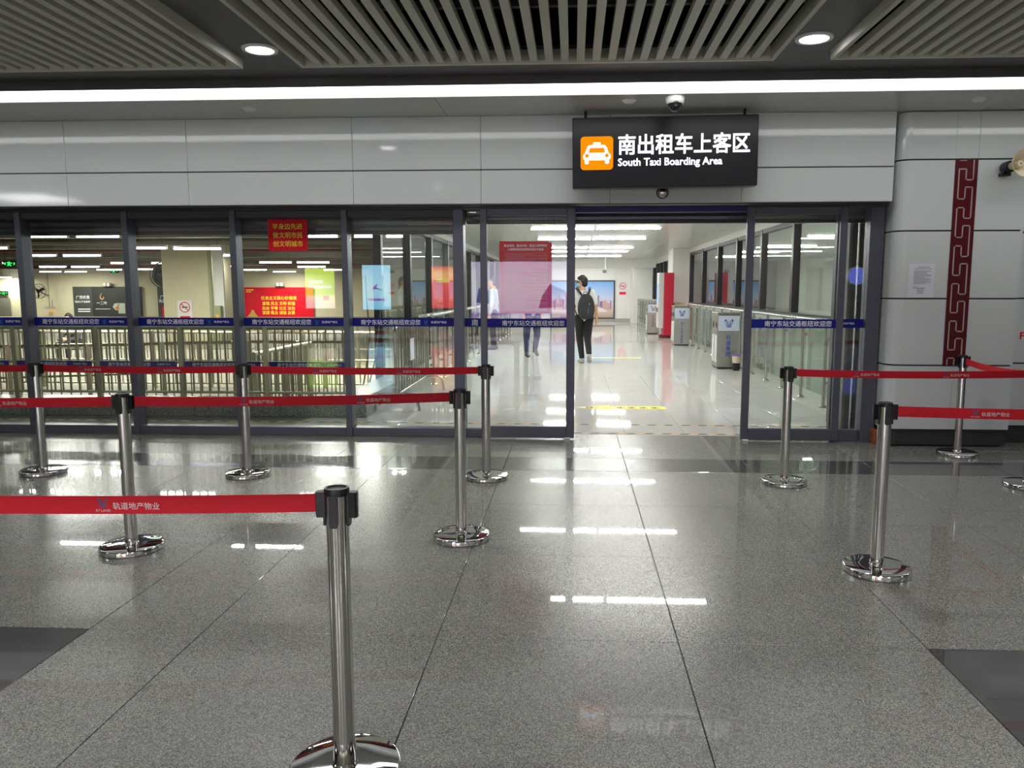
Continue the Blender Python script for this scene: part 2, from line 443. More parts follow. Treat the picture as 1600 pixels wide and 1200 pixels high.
# downlights
def downlight(x, y, label, group=None):
    d = empty('downlight', (x, y, 3.06), label, 'light', group)
    MB().lathe([(.092, -.002), (.092, -.012), (.118, -.012), (.122, 0), (.118, .012)], (x, y, 3.06), 32).build('trim_ring', 'white_plastic', d)
    MB().lathe([(.001, -.006), (.093, -.006)], (x, y, 3.06), 32).build('lens', 'down', d)
    l = bpy.data.lights.new('downlight_lamp', 'SPOT'); l.energy = L_DOWN_W; l.spot_size = R(115); l.spot_blend = .7; l.shadow_soft_size = .08
    o = bpy.data.objects.new('downlight_lamp', l); COL.objects.link(o); o.location = (x, y, 3.045); o['kind'] = 'helper'
downlight(-2.13, 5.34, 'round white downlight in the dark gap on the left')
downlight(1.545, 5.30, 'round white downlight in the dark gap on the right')
for y in (2.0, -1.4):  # unseen rows added to help light the hall
    for x in (-2.13, 1.545): downlight(x, y, 'unseen round downlight added in the dark gap behind the nearer row', 'added rear downlights')
for y in (-6.5, -11.5):  # unseen panel lamps added for the hall's ambient light
    for x in (-7, 0, 7):
        MB().bbox(x - 1.4, x + 1.4, y - .2, y + .2, 5.5, 5.6, .02).build('added_hall_light', ['white_plastic'], label='unseen long panel lamp added under the high hall ceiling', cat='light', group='added high hall lamps')
        area_lamp('added_hall_lamp', (x, y, 5.48), 2.6, .36, L_HALL)
for y, x in ((1.0, -9.5), (1.0, 9.5)):  # bare area lamps out of view, with no fixture
    area_lamp('hall_side_lamp', (x, y, 3.03), 1.2, 1.2, 55)

# ---- fascia over the glass front
FY = 7.15
wf = empty('wall_front', (-1, 7.2, 2.22), kind='structure')
MB().box(-12, 2.82, 7.17, 7.36, 2.225, 3.0).build('backing', 'groove', wf)
seams = [-12, P(-160, 225, FY).x, P(100, 225, FY).x, P(291, 225, FY).x, P(550, 225, FY).x, P(751, 225, FY).x, P(954, 225, FY).x, P(1161, 225, FY).x, 2.83]
for a, b in zip(seams, seams[1:]):
    MB().bbox(a + .0012, b - .0012, FY, 7.2, 2.53, 2.999, .004).build('panel', 'white_panel', wf)
    MB().bbox(a + .0012, b - .0012, FY, 7.2, 2.222, 2.52, .004).build('panel', 'white_panel', wf)
MB().box(-12, 2.83, 7.2, 7.33, 2.214, 2.222).build('lower_return', 'frame_dark', wf)
MB().bbox(2.80, 2.83, 7.2, 7.42, 2.222, 2.999, .003).build('end_return', 'white_panel', wf)

# ---- clad pillar and recessed wall on the right
wr = empty('wall_right', (3.4, 7.3, 0), kind='structure')
PY = 7.17
ZR = [.16, .757, 1.362, 1.965, 2.585, 3.0]
def corner(r=.1, cx_=2.88, n=6):
    return [(cx_ + r - r * math.cos(a), PY + r - r * math.sin(a)) for a in [math.pi / 2 * k / n for k in range(n + 1)]]
def extr(poly, z0, z1, name, m, parent):
    return MB().prism(poly, (0, 0, z0), (1, 0, 0), (0, 1, 0), (0, 0, z1 - z0)).build(name, m, parent)
extr([(2.895, 7.5), (2.895, 7.28), (2.93, 7.2), (2.985, PY + .015), (3.97, PY + .015), (3.97, 7.5)], .02, 2.99, 'backing', 'groove', wr)
for r_, (z0, z1) in enumerate(zip(ZR, ZR[1:])):
    z0, z1 = z0 + .007, z1 - .007
    sx = 3.36 if r_ else 3.46
    extr([(2.88, 7.5)] + corner() + [(sx - .001, PY), (sx - .001, PY + .03), (3.0, PY + .03), (2.92, 7.5)], z0, z1, 'panel', 'white_panel', wr)
    if r_: MB().bbox(3.361, 3.559, PY, PY + .03, z0, z1, .002).build('panel', 'white_panel', wr)
    extr([(3.561 if r_ else 3.461, PY), (3.985, PY), (3.985, 7.5), (3.95, 7.5), (3.95, PY + .03), (3.561 if r_ else 3.461, PY + .03)], z0, z1, 'panel', 'white_panel', wr)
    MB().bbox(4.0, 6.6, 7.41, 7.45, z0, z1, .003).build('panel', 'white_panel', wr)
    MB().bbox(6.604, 12, 7.41, 7.45, z0, z1, .003).build('panel', 'white_panel', wr)
MB().box(3.9, 12, 7.425, 7.6, 0, 3.0).build('backing', 'groove', wr)
extr([(2.92, 7.5), (2.92, 7.3), (2.99, PY + .03), (3.93, PY + .03), (3.93, 7.5)], 0, .165, 'black_plinth', 'black', wr)
MB().box(3.93, 12, 7.43, 7.5, 0, .165).build('black_plinth', 'black', wr)
p = P(1593.5, 530, 7.41); t = MB(); put_text(t, 'F', (p.x, 7.4075, p.z), UX, UZ, height=.065, bold=.02); t.build('red_letter', 'red', wr)
MB().bbox(2.83, 2.885, 7.3, 7.42, 0, .13, .006).build('exposed_brick', 'orange_brick', wr)

# meander strip on the pillar
ms = empty('meander_strip', (3.46, PY, .76), 'dark red strip with silver key meander running up the white pillar', 'decoration')
MB().bbox(3.362, 3.558, PY - .006, PY, .757, 2.58, .002).build('strip', 'maroon', ms)
a_, b_, c_ = 3.362 + .035, 3.362 + .096, 3.362 + .158
path = []; z = 2.57
per = [(a_, 0), (a_, .260), (b_, .260), (b_, .157), (c_, .157), (c_, .428), (b_, .428), (b_, .335)]
for k in range(-1, 6): path += [(x, 2.50 - k * .335 - dz) for x, dz in per]
mb = MB(); hw = .0055
for (x0, z0), (x1, z1) in zip(path, path[1:]):
    lo, hi = min(z0, z1), max(z0, z1)
    lo, hi = max(lo - hw, .760), min(hi + hw, 2.577)
    if hi - lo < .004: continue
    mb.box(min(x0, x1) - hw, max(x0, x1) + hw, PY - .0085, PY - .005, lo, hi)
mb.build('key_pattern', 'silver', ms)

# ---- glass front
BZ0, BZ1 = 1.084, 1.166
def band(parent, x0, x1, y, bits, logos=()):
    """blue sticker across a pane; bits = (text, from, to) as fractions of the width"""
    b = MB().box(x0, x1, y - .001, y, BZ0, BZ1).build('blue_sticker', 'band_blue', parent)
    W = x1 - x0; t = MB()
    for s, fa, fb in bits:
        vs, fs, w_, h_ = text_mesh(s); wd = (fb - fa) * W
        hh = wd * h_ / w_
        put_text(t, s, (x0 + fa * W, y - .0018, (BZ0 + BZ1) / 2 - hh / 2), UX, UZ, width=wd, bold=.006)
    if bits: t.build('lettering', 'white_text', b)
    for fl in logos:
        g = MB(); logo(g, (x0 + fl * W, y - .0018, BZ0 + .026), UX, UZ, .034); g.box(x0 + fl * W - .02, x0 + fl * W + .02, y - .0018, y - .0012, BZ0 + .016, BZ0 + .02)
        g.build('emblem', ['logo_teal', 'logo_teal'], b)
NAME, FIRM = '南宁东站交通枢纽欢迎您', '轨道地产物业'
mul = [-7.615, -6.535, -5.455, -4.375, -3.30, -2.205, -1.105]
for i in range(6):
    a, b = mul[i], mul[i + 1]; wn = empty('window_%d' % (i + 1), ((a + b) / 2, 7.46, 0), kind='structure')
    MB().bbox(a - .03, a + .03, 7.40, 7.55, .0, 2.2, .004).build('mullion', 'frame', wn)
    if i == 5: MB().bbox(b - .045, b + .055, 7.38, 7.55, .0, 2.2, .005).build('mullion', 'frame', wn)
    x0, x1 = a + .031, b - (.031 if i < 5 else .046)
    MB().bbox(x0, x1, 7.415, 7.54, 0, .085, .004).build('bottom_rail', 'frame', wn)
    MB().bbox(x0, x1, 7.415, 7.54, 2.13, 2.2, .004).build('head_rail', 'frame_dark', wn)
    MB().box(x0, x1, 7.50, 7.51, .085, 2.13).build('glass_pane', 'glass', wn)
    band(wn, x0, x1, 7.4995, [(NAME, .085, .66), (FIRM, .765, .915)], (.715,))
MB().box(-7.65, -1.05, 7.40, 7.56, 2.2, 2.24).build('trim_1', 'frame_dark', kind='structure')
# fixed light left of the sliding leaf
wn = empty('window_7', (-.9, 7.48, 0), kind='structure')
MB().box(-1.05, -.84, 7.46, 7.47, .02, 2.2).build('glass_pane', 'glass', wn)
MB().bbox(-1.05, -.84, 7.43, 7.5, 0, .08, .004).build('bottom_rail', 'frame', wn)
band(wn, -1.05, -.885, 7.4595, [('南', .40, .76)])
def leaf(name, x0, x1, xl, xr, fa, fb):
    d = empty(name, ((x0 + x1) / 2, 7.36, 0.01), kind='structure')
    MB().bbox(x0, xl, 7.345, 7.385, .012, 2.2, .004).build('stile', 'frame', d)
    MB().bbox(xr, x1, 7.345, 7.385, .012, 2.2, .004).build('stile', 'frame', d)
    MB().bbox(xl, xr, 7.345, 7.385, .012, .125, .004).build('bottom_rail', 'frame', d)
    MB().bbox(xl, xr, 7.345, 7.385, 2.13, 2.2, .004).build('top_rail', 'frame', d)
    MB().box(xl, xr, 7.362, 7.37, .125, 2.13).build('glass_pane', 'glass_door', d)
    band(d, xl, xr, 7.3612, [(NAME, fa, fb)])
    return d
dl = leaf('door_1', -.885, .015, -.822, -.065, .19, .975)
dr = leaf('door_2', 1.605, 2.52, 1.675, 2.455, .16, .95)
for x, d in ((-.05, dl), (1.65, dr)):
    MB().bbox(x - .03, x + .03, 7.34, 7.39, 0.0, .02, .004).build('floor_guide', 'white_plastic', d)
wn = empty('window_8', (2.65, 7.44, 0), kind='structure')
MB().box(2.45, 2.735, 7.44, 7.45, .1, 2.2).build('glass_pane', 'glass', wn)
MB().bbox(2.45, 2.735, 7.41, 7.48, 0, .11, .004).build('bottom_rail', 'frame', wn)
MB().bbox(2.735, 2.865, 7.38, 7.52, 0, 2.2, .004).build('jamb_post', 'frame', wn)
MB().bbox(2.45, 2.5, 7.41, 7.48, .11, 2.2, .004).build('mullion', 'frame', wn)
band(wn, 2.52, 2.735, 7.4395, [(FIRM, .02, .62)])
for n_, (a, b) in enumerate(((-1.05, .015), (1.605, 2.87))): MB().box(a, b, 7.33, 7.55, 2.2, 2.235).build('trim_%d' % (n_ + 2), 'frame_dark', kind='structure')
MB().box(0.015, 1.605, 7.40, 7.46, 2.165, 2.26).build('trim_5', 'navy', kind='structure')

# roller shutters wound down a little behind the glass
def shutter(x0, x1, z0, label):
    s = empty('roller_shutter', ((x0 + x1) / 2, 7.66, z0), label, 'shutter')
    k = 0; z = z0
    while z < 2.34:
        MB().prism([(0, .004), (.010, 0), (.016, .03), (.010, .060), (0, .056), (-.004, .03)], (x0, 7.66, z), (0, -1, 0), UZ, (x1 - x0, 0, 0)).build('slat', 'shutter', s)
        z += .062
    MB().bbox(x0, x1, 7.63, 7.69, z0 - .035, z0, .006).build('bottom_bar', 'frame_dark', s)
shutter(-7.6, -1.12, 2.02, 'rolled grey metal shutter behind the tops of the fixed panes')
shutter(-1.05, 2.86, 2.115, 'rolled grey metal shutter hanging above the open doorway')
wallbox('wall_lintel', -42, 9, 7.691, 7.86, 2.12, 3.4, m='black_matte')

# concrete column seen through the narrow pane
MB().bbox(2.74, 3.3, 7.9, 8.4, 0, 2.72, .02).build('pillar', mat('concrete_grey', (92, 94, 92), .6, var=.2, scale=6), kind='structure', label='bare grey concrete pillar behind the narrow pane')
MB().tube([(2.78, 7.78, .02), (2.78, 7.78, 2.1)], .012, 8).build('bolt_rod', 'steel', label='thin upright steel rod behind the narrow pane', cat='rod')

# ================================================================== CORRIDOR
cc = empty('ceiling_corridor', (0, 20, CZ), kind='structure')
xw = (CXR - CXL) / 11
for k in range(11):
    MB().bbox(CXL + xw * k + .002, CXL + xw * (k + 1) - .002, 7.86, CEND, CZ, CZ + .04, .002).build('ceiling_panel', 'white_ceiling', cc)
MB().box(CXL, 9.2, 7.86, CEND, CZ + .045, CZ + .06).build('backing', 'groove', cc)
MB().box(CXR + .1, 9.2, 7.86, CEND, CZ, CZ + .04).build('ceiling_panel', 'white_ceiling', cc)
for n, y in enumerate((10.0, 13.0, 16.5, 19.8, 23.8, 26.3, 29.8, 33.0)):
    for a, b in ((-.9, .42), (.48, 1.8)):
        g = empty('corridor_light', ((a + b) / 2, y, CZ), '%s lamp of the %s lit row across the corridor ceiling' % ('left' if a < 0 else 'right', ('first', 'second', 'third', 'fourth', 'fifth', 'sixth', 'seventh', 'eighth')[n]), 'light', 'linear corridor lamps')
        MB().box(a, b, y - .045, y + .045, CZ - .014, CZ - .002).build('diffuser', 'corr_light', g)
        for s in (a - .012, b): MB().box(s, s + .012, y - .048, y + .048, CZ - .018, CZ).build('end_cap', 'white_plastic', g)
# extra lamps of the same kind farther to the sides of the corridor glass room
for y in (11, 15, 19, 23, 27, 31):
    g = empty('side_room_light', (6.3, y, CZ), 'white linear lamp in the room beyond the corridor windows', 'light', 'side room lamps')
    MB().box(5.6, 7.0, y - .07, y + .07, CZ - .012, CZ - .002).build('diffuser', 'corr_light', g)
# small ceiling fittings
def ceil_cap(px, py, z, label, r=.05):
    q = PZ(px, py, z)
    MB().lathe([(.001, -.03), (r * .6, -.03), (r, -.012), (r, 0), (.001, 0)], (q.x, q.y, z), 16).build('ceiling_fitting', 'white_plastic', label=label, cat='fitting')
ceil_cap(911, 383, CZ, 'round speaker in the corridor ceiling', .13)
ceil_cap(390, 168, 3.0, 'small round white cap in the soffit left of the light seam', .06)
ceil_cap(983, 155, 3.0, 'small round white cap in the soffit above the taxi sign', .06)
ceil_cap(1530, 153, 3.0, 'small round white cap in the soffit above the pillar', .06)

# right side of the corridor: low wall, windows, column
wc = empty('wall_corridor_right', (CXR, 16, 0), kind='structure')
M['panel_mint'] = mat('mint_panel', (206, 211, 204), .25, var=.03)
ys_r = [8.6, 10.85, 13.0, 15.15, 17.4, 19.6, 21.9, 24.2]
for a, b in zip(ys_r, ys_r[1:]):
    MB().bbox(CXR, CXR + .1, a + .002, b - .002, 0, 1.03, .004).build('low_panel', 'panel_mint', wc)
MB().box(CXR, CXR + .12, 7.86, 24.3, 2.58, CZ).build('header', 'white_wall', wc)
MB().box(CXR - .03, CXR + .12, 7.86, 24.3, 1.03, 1.07).build('sill', 'frame_dark', wc)
MB().box(CXR, CXR + .12, 7.86, 8.6, 0, 2.58).build('end_wall', 'white_wall', wc)
wn = empty('window_9', (CXR, 16, 1.07), kind='structure')
for y in ys_r: MB().bbox(CXR - .02, CXR + .1, y - .07, y + .07, 1.07, 2.58, .004).build('mullion', 'black', wn)
for a, b in zip(ys_r, ys_r[1:]): MB().box(CXR + .04, CXR + .05, a + .07, b - .07, 1.07, 2.5).build('glass_pane', 'glass_green', wn)
MB().box(CXR - .01, CXR + .1, 8.6, 24.2, 2.5, 2.58).build('head_rail', 'frame_dark', wn)
MB().bbox(3.08, CXR + .1, 24.4, 25.6, 0, CZ, .01).build('wall_corridor_pier', 'white_wall', kind='structure')
MB().box(3.4, 3.52, 25.6, 27.0, 0, CZ).box(3.4, 3.52, 27.0, 34.2, 0, 1.05).box(3.4, 3.52, 27, 34.2, 2.5, CZ).box(3.4, 3.52, 34.2, CEND, 0, CZ).build('wall_corridor_end', 'white_wall', kind='structure')
wn = empty('window_10', (3.4, 30, 1.05), kind='structure')
for k in range(7): MB().box(3.37, 3.5, 27.0 + 1.2 * k - .06, 27.0 + 1.2 * k + .06, 1.05, 2.5).build('mullion', 'black', wn)
for k in range(6): MB().box(3.44, 3.45, 27.06 + 1.2 * k, 28.14 + 1.2 * k, 1.05, 2.5).build('glass_pane', 'glass_green', wn)
MB().bbox(2.56, 3.4, 33.6, CEND, 0, CZ, .01).build('wall_far_return', 'white_wall', kind='structure')
MB().box(CXL, 3.4, 32.4, 32.8, 2.36, CZ).build('trim_4', 'white_wall', kind='structure')
MB().box(CXL, 2.56, CEND - .03, CEND, 0, .16).build('baseboard_far', 'steel_brushed', kind='structure')

# left side of the corridor: glass from floor to head
wn = empty('window_11', (CXL, 20, 0), kind='structure')
ys_l = [11.95, 14.1, 16.25, 18.4, 20.5, 22.6, 24.7, 26.8, 28.9, 31, 33.1, CEND]
for y in ys_l[:-1]: MB().bbox(CXL - .1, CXL + .03, y - .07, y + .07, 0, 2.6, .004).build('mullion', 'black', wn)
for a, b in zip(ys_l, ys_l[1:]): MB().box(CXL - .05, CXL - .04, a + .07, b - .07, .06, 2.52).build('glass_pane', 'glass_green', wn)
MB().box(CXL - .1, CXL + .02, 11.88, CEND, 2.52, 2.6).build('head_rail', 'frame_dark', wn)
MB().box(CXL - .1, CXL + .02, 11.88, CEND, QZ, .06).build('bottom_rail', 'frame_dark', wn)
wallbox('wall_corridor_head', CXL - .12, CXL, 7.86, CEND, 2.6, LZC)

# stainless railings
post_mesh = MB().tube([(0, 0, 0), (0, 0, 1.04)], .022, 10).mesh('post', 'steel')
flange_mesh = MB().lathe([(.001, .03), (.03, .03), (.055, .008), (.055, 0)], n=14).mesh('flange', 'steel')
clip_mesh = MB().bbox(-.03, .03, -.02, .02, -.02, .02, .004).mesh('clip', 'steel')
def railing(X, y0, y1, pitch, gx, label):
    g = empty('railing', (X, (y0 + y1) / 2, 0), label, 'railing')
    n = int(round((y1 - y0) / pitch))
    for k in range(n + 1):
        y = y0 + pitch * k
        po = inst('post', post_mesh, g, (X, y, 0)); inst('flange', flange_mesh, po, (X, y, 0))
        for z in (.3, .85): inst('clip', clip_mesh, po, (X + gx * .5, y, z))
    for k in range(n): MB().box(X + gx - .004, X + gx + .004, y0 + pitch * k + .04, y0 + pitch * (k + 1) - .04, .12, .98).build('glass_panel', 'glass_green', g)
    for dx, z in ((0, 1.06), (gx * 1.6, 1.06), (gx * 3.2, 1.05)):
        MB().tube([(X + dx, y0 - .15, z), (X + dx, y0 + pitch * n + .15, z)], .024, 10).build('handrail', 'steel', g)
    return g
railing(3.08, 9.55, 24.0, .95, .055, 'stainless railing with glass panels under the right corridor windows')
railing(2.75, 26.4, 33.0, .95, .055, 'far stainless railing behind the farthest litter bin')
railing(-2.12, 11.6, 26.0, .95, -.055, 'stainless railing with glass panels along the left of the corridor')

# portable crowd barrier with bent tube feet
cb = empty('crowd_barrier', (-2.12, 10, 0), 'portable stainless crowd barrier with upright bars and hooped feet', 'barrier')
A, B = Vector((-2.09, 8.95, 0)), Vector((-2.12, 11.1, 0)); dv = (B - A)
def lerp(t, z): q = A + dv * t; return (q.x, q.y, z)
def bent(pts, r, n=10, seg=5, rad=.08):
    pts = [Vector(p) for p in pts]; out = [pts[0]]
    for a, b, c in zip(pts, pts[1:], pts[2:]):
        u = (a - b).normalized(); v = (c - b).normalized(); rr = min(rad, (a - b).length / 2, (c - b).length / 2)
        for k in range(seg + 1):
            t = k / seg; out.append((b + u * rr) * (1 - t) ** 2 + b * 2 * t * (1 - t) + (b + v * rr) * t ** 2)
    return out + [pts[-1]]
MB().tube(bent([lerp(0, .2), lerp(0, 1.02), lerp(1, 1.02), lerp(1, .2)], 0), .022, 10).tube([lerp(0, .2), lerp(1, .2)], .02, 10).build('frame', 'steel', cb)
bar_mesh = MB().tube([(0, 0, 0), (0, 0, .82)], .0115, 8).mesh('bar', 'steel')
for k in range(1, 13): inst('bar', bar_mesh, cb, lerp(k / 13, .2))
for t in (.03, .93):
    q = Vector(lerp(t, 0))
    MB().tube(bent([q + Vector((-.27, -.03, 0)), q + Vector((-.24, -.02, .2)), q + Vector((.22, .02, .2)), q + Vector((.25, .03, 0))], 0), .022, 10).build('foot', 'steel', cb)
q = Vector(lerp(.42, .68)); 
MB().box(-.0, .003, -.12, .12, -.14, .14).build('taped_notice', 'paper', None, label='small white sheet taped to the crowd barrier bars', cat='notice').location = q + Vector((.02, 0, 0))
# hanging cables by the first pane
for i, (a, b, c) in enumerate((((571, 430), (578, 520), (566, 600)), ((598, 430), (590, 530), (574, 605)))):
    MB().tube([P(*a, 11.2), P((a[0] * 2 + b[0]) / 3, (a[1] + b[1]) / 2, 11.2), P(*b, 11.2), P((b[0] + c[0]) / 2 + 3, (b[1] + c[1]) / 2, 11.2), P(c[0], 612, 11.2)], .012, 6).build(
        'loose_cable', 'pipe_grey', label=['grey cable hanging straight beside the crowd barrier', 'grey cable hanging slantwise beside the black mullion'][i], cat='cable')

# litter bins
def litter_bin(x0, yf, wd, dp, h, txt, label, ink='bin_blue'):
    b = empty('litter_bin', (x0 + wd / 2, yf + dp / 2, 0), label, 'bin', 'corridor litter bins')
    MB().bbox(x0, x0 + wd, yf, yf + dp, .03, h, .012).build('body', 'steel_brushed', b)
    MB().box(x0 + .02, x0 + wd - .02, yf + .02, yf + dp - .02, 0, .03).build('foot_plinth', 'black', b)
    MB().bbox(x0 - .012, x0 + wd + .012, yf - .012, yf + dp + .012, h, h + .03, .01).build('lid', 'steel_brushed', b)
    pl = MB().box(x0 + .015, x0 + wd - .015, yf - .006, yf, h - .30, h - .03).build('logo_plate', 'logo_sky', b)
    g = MB(); logo(g, (x0 + wd / 2, yf - .008, h - .24), UX, UZ, .15); g.build('emblem', [ink, ink], pl)
    t = MB(); n = len(txt); step = min(.1, (h - .45) / n)
    for k, ch in enumerate(txt): put_text(t, ch, (x0 + wd / 2, yf - .003, h - .42 - step * k), UX, UZ, height=step * .82, center=True, bold=.015)
    t.build('lettering', ink, b)
    for s in (0, 1):
        ya, yb = yf + dp * (.06 + .5 * s), yf + dp * (.44 + .5 * s)
        MB().bbox(x0 - .006, x0, ya, yb, .12, h * .62, .002).build('white_door_panel', 'white_plastic', b)
        MB().lathe([(.001, -.005), (.055, -.005), (.055, 0)], (x0 - .002, (ya + yb) / 2, h - .2), 16, axis='X').build('opening', 'black', b)
    return b
litter_bin(2.63, 14.2, .40, .55, 1.0, '轨道集团', 'nearest steel litter bin with four large blue characters on the front')
b2 = litter_bin(2.62, 20.2, .40, .55, 1.0, '南宁轨道交通集团', 'steel litter bin with dried leaves on top beside the red kiosk', 'bin_blue')
litter_bin(2.42, 25.4, .38, .5, 1.0, '轨道集团', 'farthest steel litter bin just beyond the red kiosk', 'ink')
mb = MB()
for k in range(9):
    a = random.uniform(0, 6.28); l = random.uniform(.08, .15); x, y = 2.82 + random.uniform(-.1, .1), 20.45 + random.uniform(-.15, .15)
    mb.add([(x, y, 1.035), (x + l * math.cos(a + .3) * .6, y + l * math.sin(a + .3) * .6, 1.07), (x + l * math.cos(a), y + l * math.sin(a), 1.05), (x + l * math.cos(a - .3) * .6, y + l * math.sin(a - .3) * .6, 1.045)], [(0, 1, 2, 3)])
mb.build('wilted_leaves', 'lime', label='wilted yellow green leaves lying on a litter bin lid', cat='leaves')
# waste pail beside the nearest bin
q = F(1150, 579); wp = empty('waste_pail', (q.x, q.y, 0), 'small black and cream pail with purple rim by the nearest bin', 'pail')
MB().lathe([(.001, 0), (.058, 0), (.068, .14)], (q.x, q.y, 0), 20).build('lower_body', 'black', wp)
MB().lathe([(.068, .14), (.078, .27), (.074, .27), (.064, .15)], (q.x, q.y, 0), 20).build('upper_body', 'beige_plastic', wp)
MB().lathe([(.077, .26), (.085, .265), (.085, .29), (.076, .29), (.073, .27)], (q.x, q.y, 0), 20).build('rim', 'purple', wp)
# red kiosk
kx0, kx1, ky = P(1037, 500, 23.3).x, P(1049, 500, 23.3).x, 23.3
k = empty('info_kiosk', (2.85, ky, 0), 'tall red and white self service kiosk in front of the white pier', 'kiosk')
MB().bbox(kx0, kx1 + .06, ky, ky + .6, .08, 1.95, .01).build('red_body', 'kiosk_red', k)
MB().bbox(kx0 - .16, kx0, ky + .04, ky + .58, .3, 1.95, .01).build('front_panel', 'white_plastic', k)
MB().box(kx0 - .166, kx0 - .16, ky + .1, ky + .5, 1.05, 1.6).build('screen', emis('kiosk_screen', (170, 205, 245), 1.0), k)
MB().bbox(kx0 - .2, kx0 - .15, ky + .12, ky + .5, .78, .92, .01).build('shelf', 'steel', k)
MB().box(kx0 - .1, kx1, ky + .1, ky + .5, 0, .09).build('foot', 'pipe_red', k)

# poster with a city skyline on the end wall
def poster_skyline():
    a, b = P(862, 500, CEND - .05), P(959, 440, CEND - .05)
    x0, x1, z0, z1 = a.x, b.x, .2, b.z; Y = CEND - .05
    p = empty('skyline_poster', ((x0 + x1) / 2, Y, z0), 'large framed poster of a city skyline under blue sky on the end wall', 'poster')
    MB().box(x0, x1, Y, Y + .04, z0, z1).build('print', gradient('sky_print', [(0, (176, 150, 130)), (.18, (205, 190, 175)), (.32, (214, 190, 204)), (.55, (190, 205, 232)), (1, (104, 164, 226))], z0, z1), p)
    for q in ((x0 - .06, x1 + .06, z1, z1 + .06), (x0 - .06, x1 + .06, z0 - .06, z0), (x0 - .06, x0, z0, z1), (x1, x1 + .06, z0, z1)):
        MB().box(q[0], q[1], Y - .02, Y + .04, q[2], q[3]).build('frame', 'frame_dark', p)
    rnd = random.Random(3); t = MB(); x = x0 + .02; H = z1 - z0
    while x < x1 - .12:
        w_ = rnd.uniform(.04, .1); h_ = rnd.uniform(.16, .34) + (.14 if rnd.random() < .2 else 0)
        t.box(x, min(x + w_, x1), Y - .003, Y, z0 + H * .22, z0 + H * (.22 + h_), rnd.randrange(3)); x += w_ + rnd.uniform(.0, .03)
    t.build('towers_print', [mat('tower_a', (96, 84, 130), .5), mat('tower_b', (150, 112, 138), .5), mat('tower_c', (198, 160, 160), .5)], p)
    t = MB(); c = x0 + (x1 - x0) * .72
    t.prism([(-.5, 0), (-.42, .1), (-.2, .2), (0, .25), (.2, .2), (.42, .1), (.5, 0)], (c, Y - .006, z0 + H * .16), UX, UZ, (0, .003, 0))
    t.build('dome_print', mat('dome_print', (236, 228, 226), .5), p)
poster_skyline()
def no_smoking(cx_, Y, cz, w_, h_, label):
    n = empty('no_smoking_sign', (cx_, Y, cz - h_ / 2), label, 'sign')
    MB().bbox(cx_ - w_ / 2, cx_ + w_ / 2, Y, Y + .01, cz - h_ / 2, cz + h_ / 2, .003).build('plate', 'white_plastic', n)
    r = w_ * .33; zc = cz + h_ * .18; t = MB()
    t.tube([(cx_ + r * math.cos(a), Y - .003, zc + r * math.sin(a)) for a in [6.2832 * k / 24 for k in range(24)]], r * .09, 6, closed=True)
    t.tube([(cx_ - r * .7, Y - .003, zc + r * .7), (cx_ + r * .7, Y - .003, zc - r * .7)], r * .08, 6)
    t.build('red_ring', 'red', n)
    MB().box(cx_ - r * .62, cx_ + r * .62, Y - .003, Y, zc - r * .11, zc + r * .11).build('cigarette', 'ink_black', n)
    MB().box(cx_ - w_ * .34, cx_ + w_ * .34, Y - .004, Y, cz - h_ * .42, cz - h_ * .24).build('red_label', 'red', n)
q = P(973, 451, CEND - .02); no_smoking(q.x, CEND - .02, q.z, .42, .62, 'white no smoking sign with red label on the corridor end wall')
# bullet camera below the far beam
q = P(946, 424, 31.0); k = empty('ceiling_camera', (q.x, 31.0, CZ), 'small camera hanging from the far corridor ceiling', 'camera')
MB().tube([(q.x, 31, CZ), (q.x, 31, q.z + .05)], .02, 8).build('drop_rod', 'white_plastic', k)
MB().bbox(q.x - .1, q.x + .05, 30.9, 31.2, q.z - .06, q.z + .06, .02).build('housing', 'ink', k)

# floor markings
def tape(y, x0, x1, label):
    t = empty('hazard_tape', ((x0 + x1) / 2, y, 0), label, 'floor tape')
    n = int((x1 - x0) / .09); a = MB(); b = MB(); s = (x1 - x0) / n
    for k in range(n):
        (a if k % 2 else b).prism([(s * k, -.016), (s * (k + 1), -.016), (s * (k + 1) + .03, .016), (s * k + .03, .016)], (x0, y, .0004), UX, (0, 1, 0), (0, 0, .0008))
    a.build('black_stripes', 'ink_black', t); b.build('yellow_stripes', 'tape_orange', t)
tape(7.69, -1.0, 2.6, 'black and yellow hazard tape right at the doorway threshold')
tape(8.2, -7.4, 2.95, 'black and yellow hazard tape just inside the glass front')
ar = empty('floor_arrow', (.6, 9.5, 0), 'yellow floor arrow sticker with dark lettering inside the doorway', 'floor sticker')
a, b = F(900, 637), F(1040, 637); ym = (a.y + b.y) / 2; Lx = b.x - a.x
MB().prism([(0, 0), (.42, .2), (.42, .11), (Lx, .11), (Lx, -.11), (.42, -.11), (.42, -.2)], (a.x, ym, .0004), UX, (0, 1, 0), (0, 0, .0008)).build('yellow_arrow', 'yellow', ar)
t = MB()
for k, (u, w_) in enumerate(((.12, .16), (.5, .11), (.64, .11), (.78, .11), (.92, .11))):
    t = MB()
    for r_ in range(3): t.box(a.x + u, a.x + u + w_ * (.9 if r_ != 1 else .6), ym - .06 + .045 * r_, ym - .04 + .045 * r_, .0012, .0016)
    t.box(a.x + u + w_ * .4, a.x + u + w_ * .5, ym - .06, ym + .06, .0012, .0016)
    t.build('character', 'ink_black', ar)
q = F(950, 559); MB().box(q.x - .35, q.x + .7, q.y - .05, q.y + .05, .0003, .001).build('floor_stripe', 'yellow', label='thin yellow stripe on the corridor floor behind the walking man', cat='floor tape')

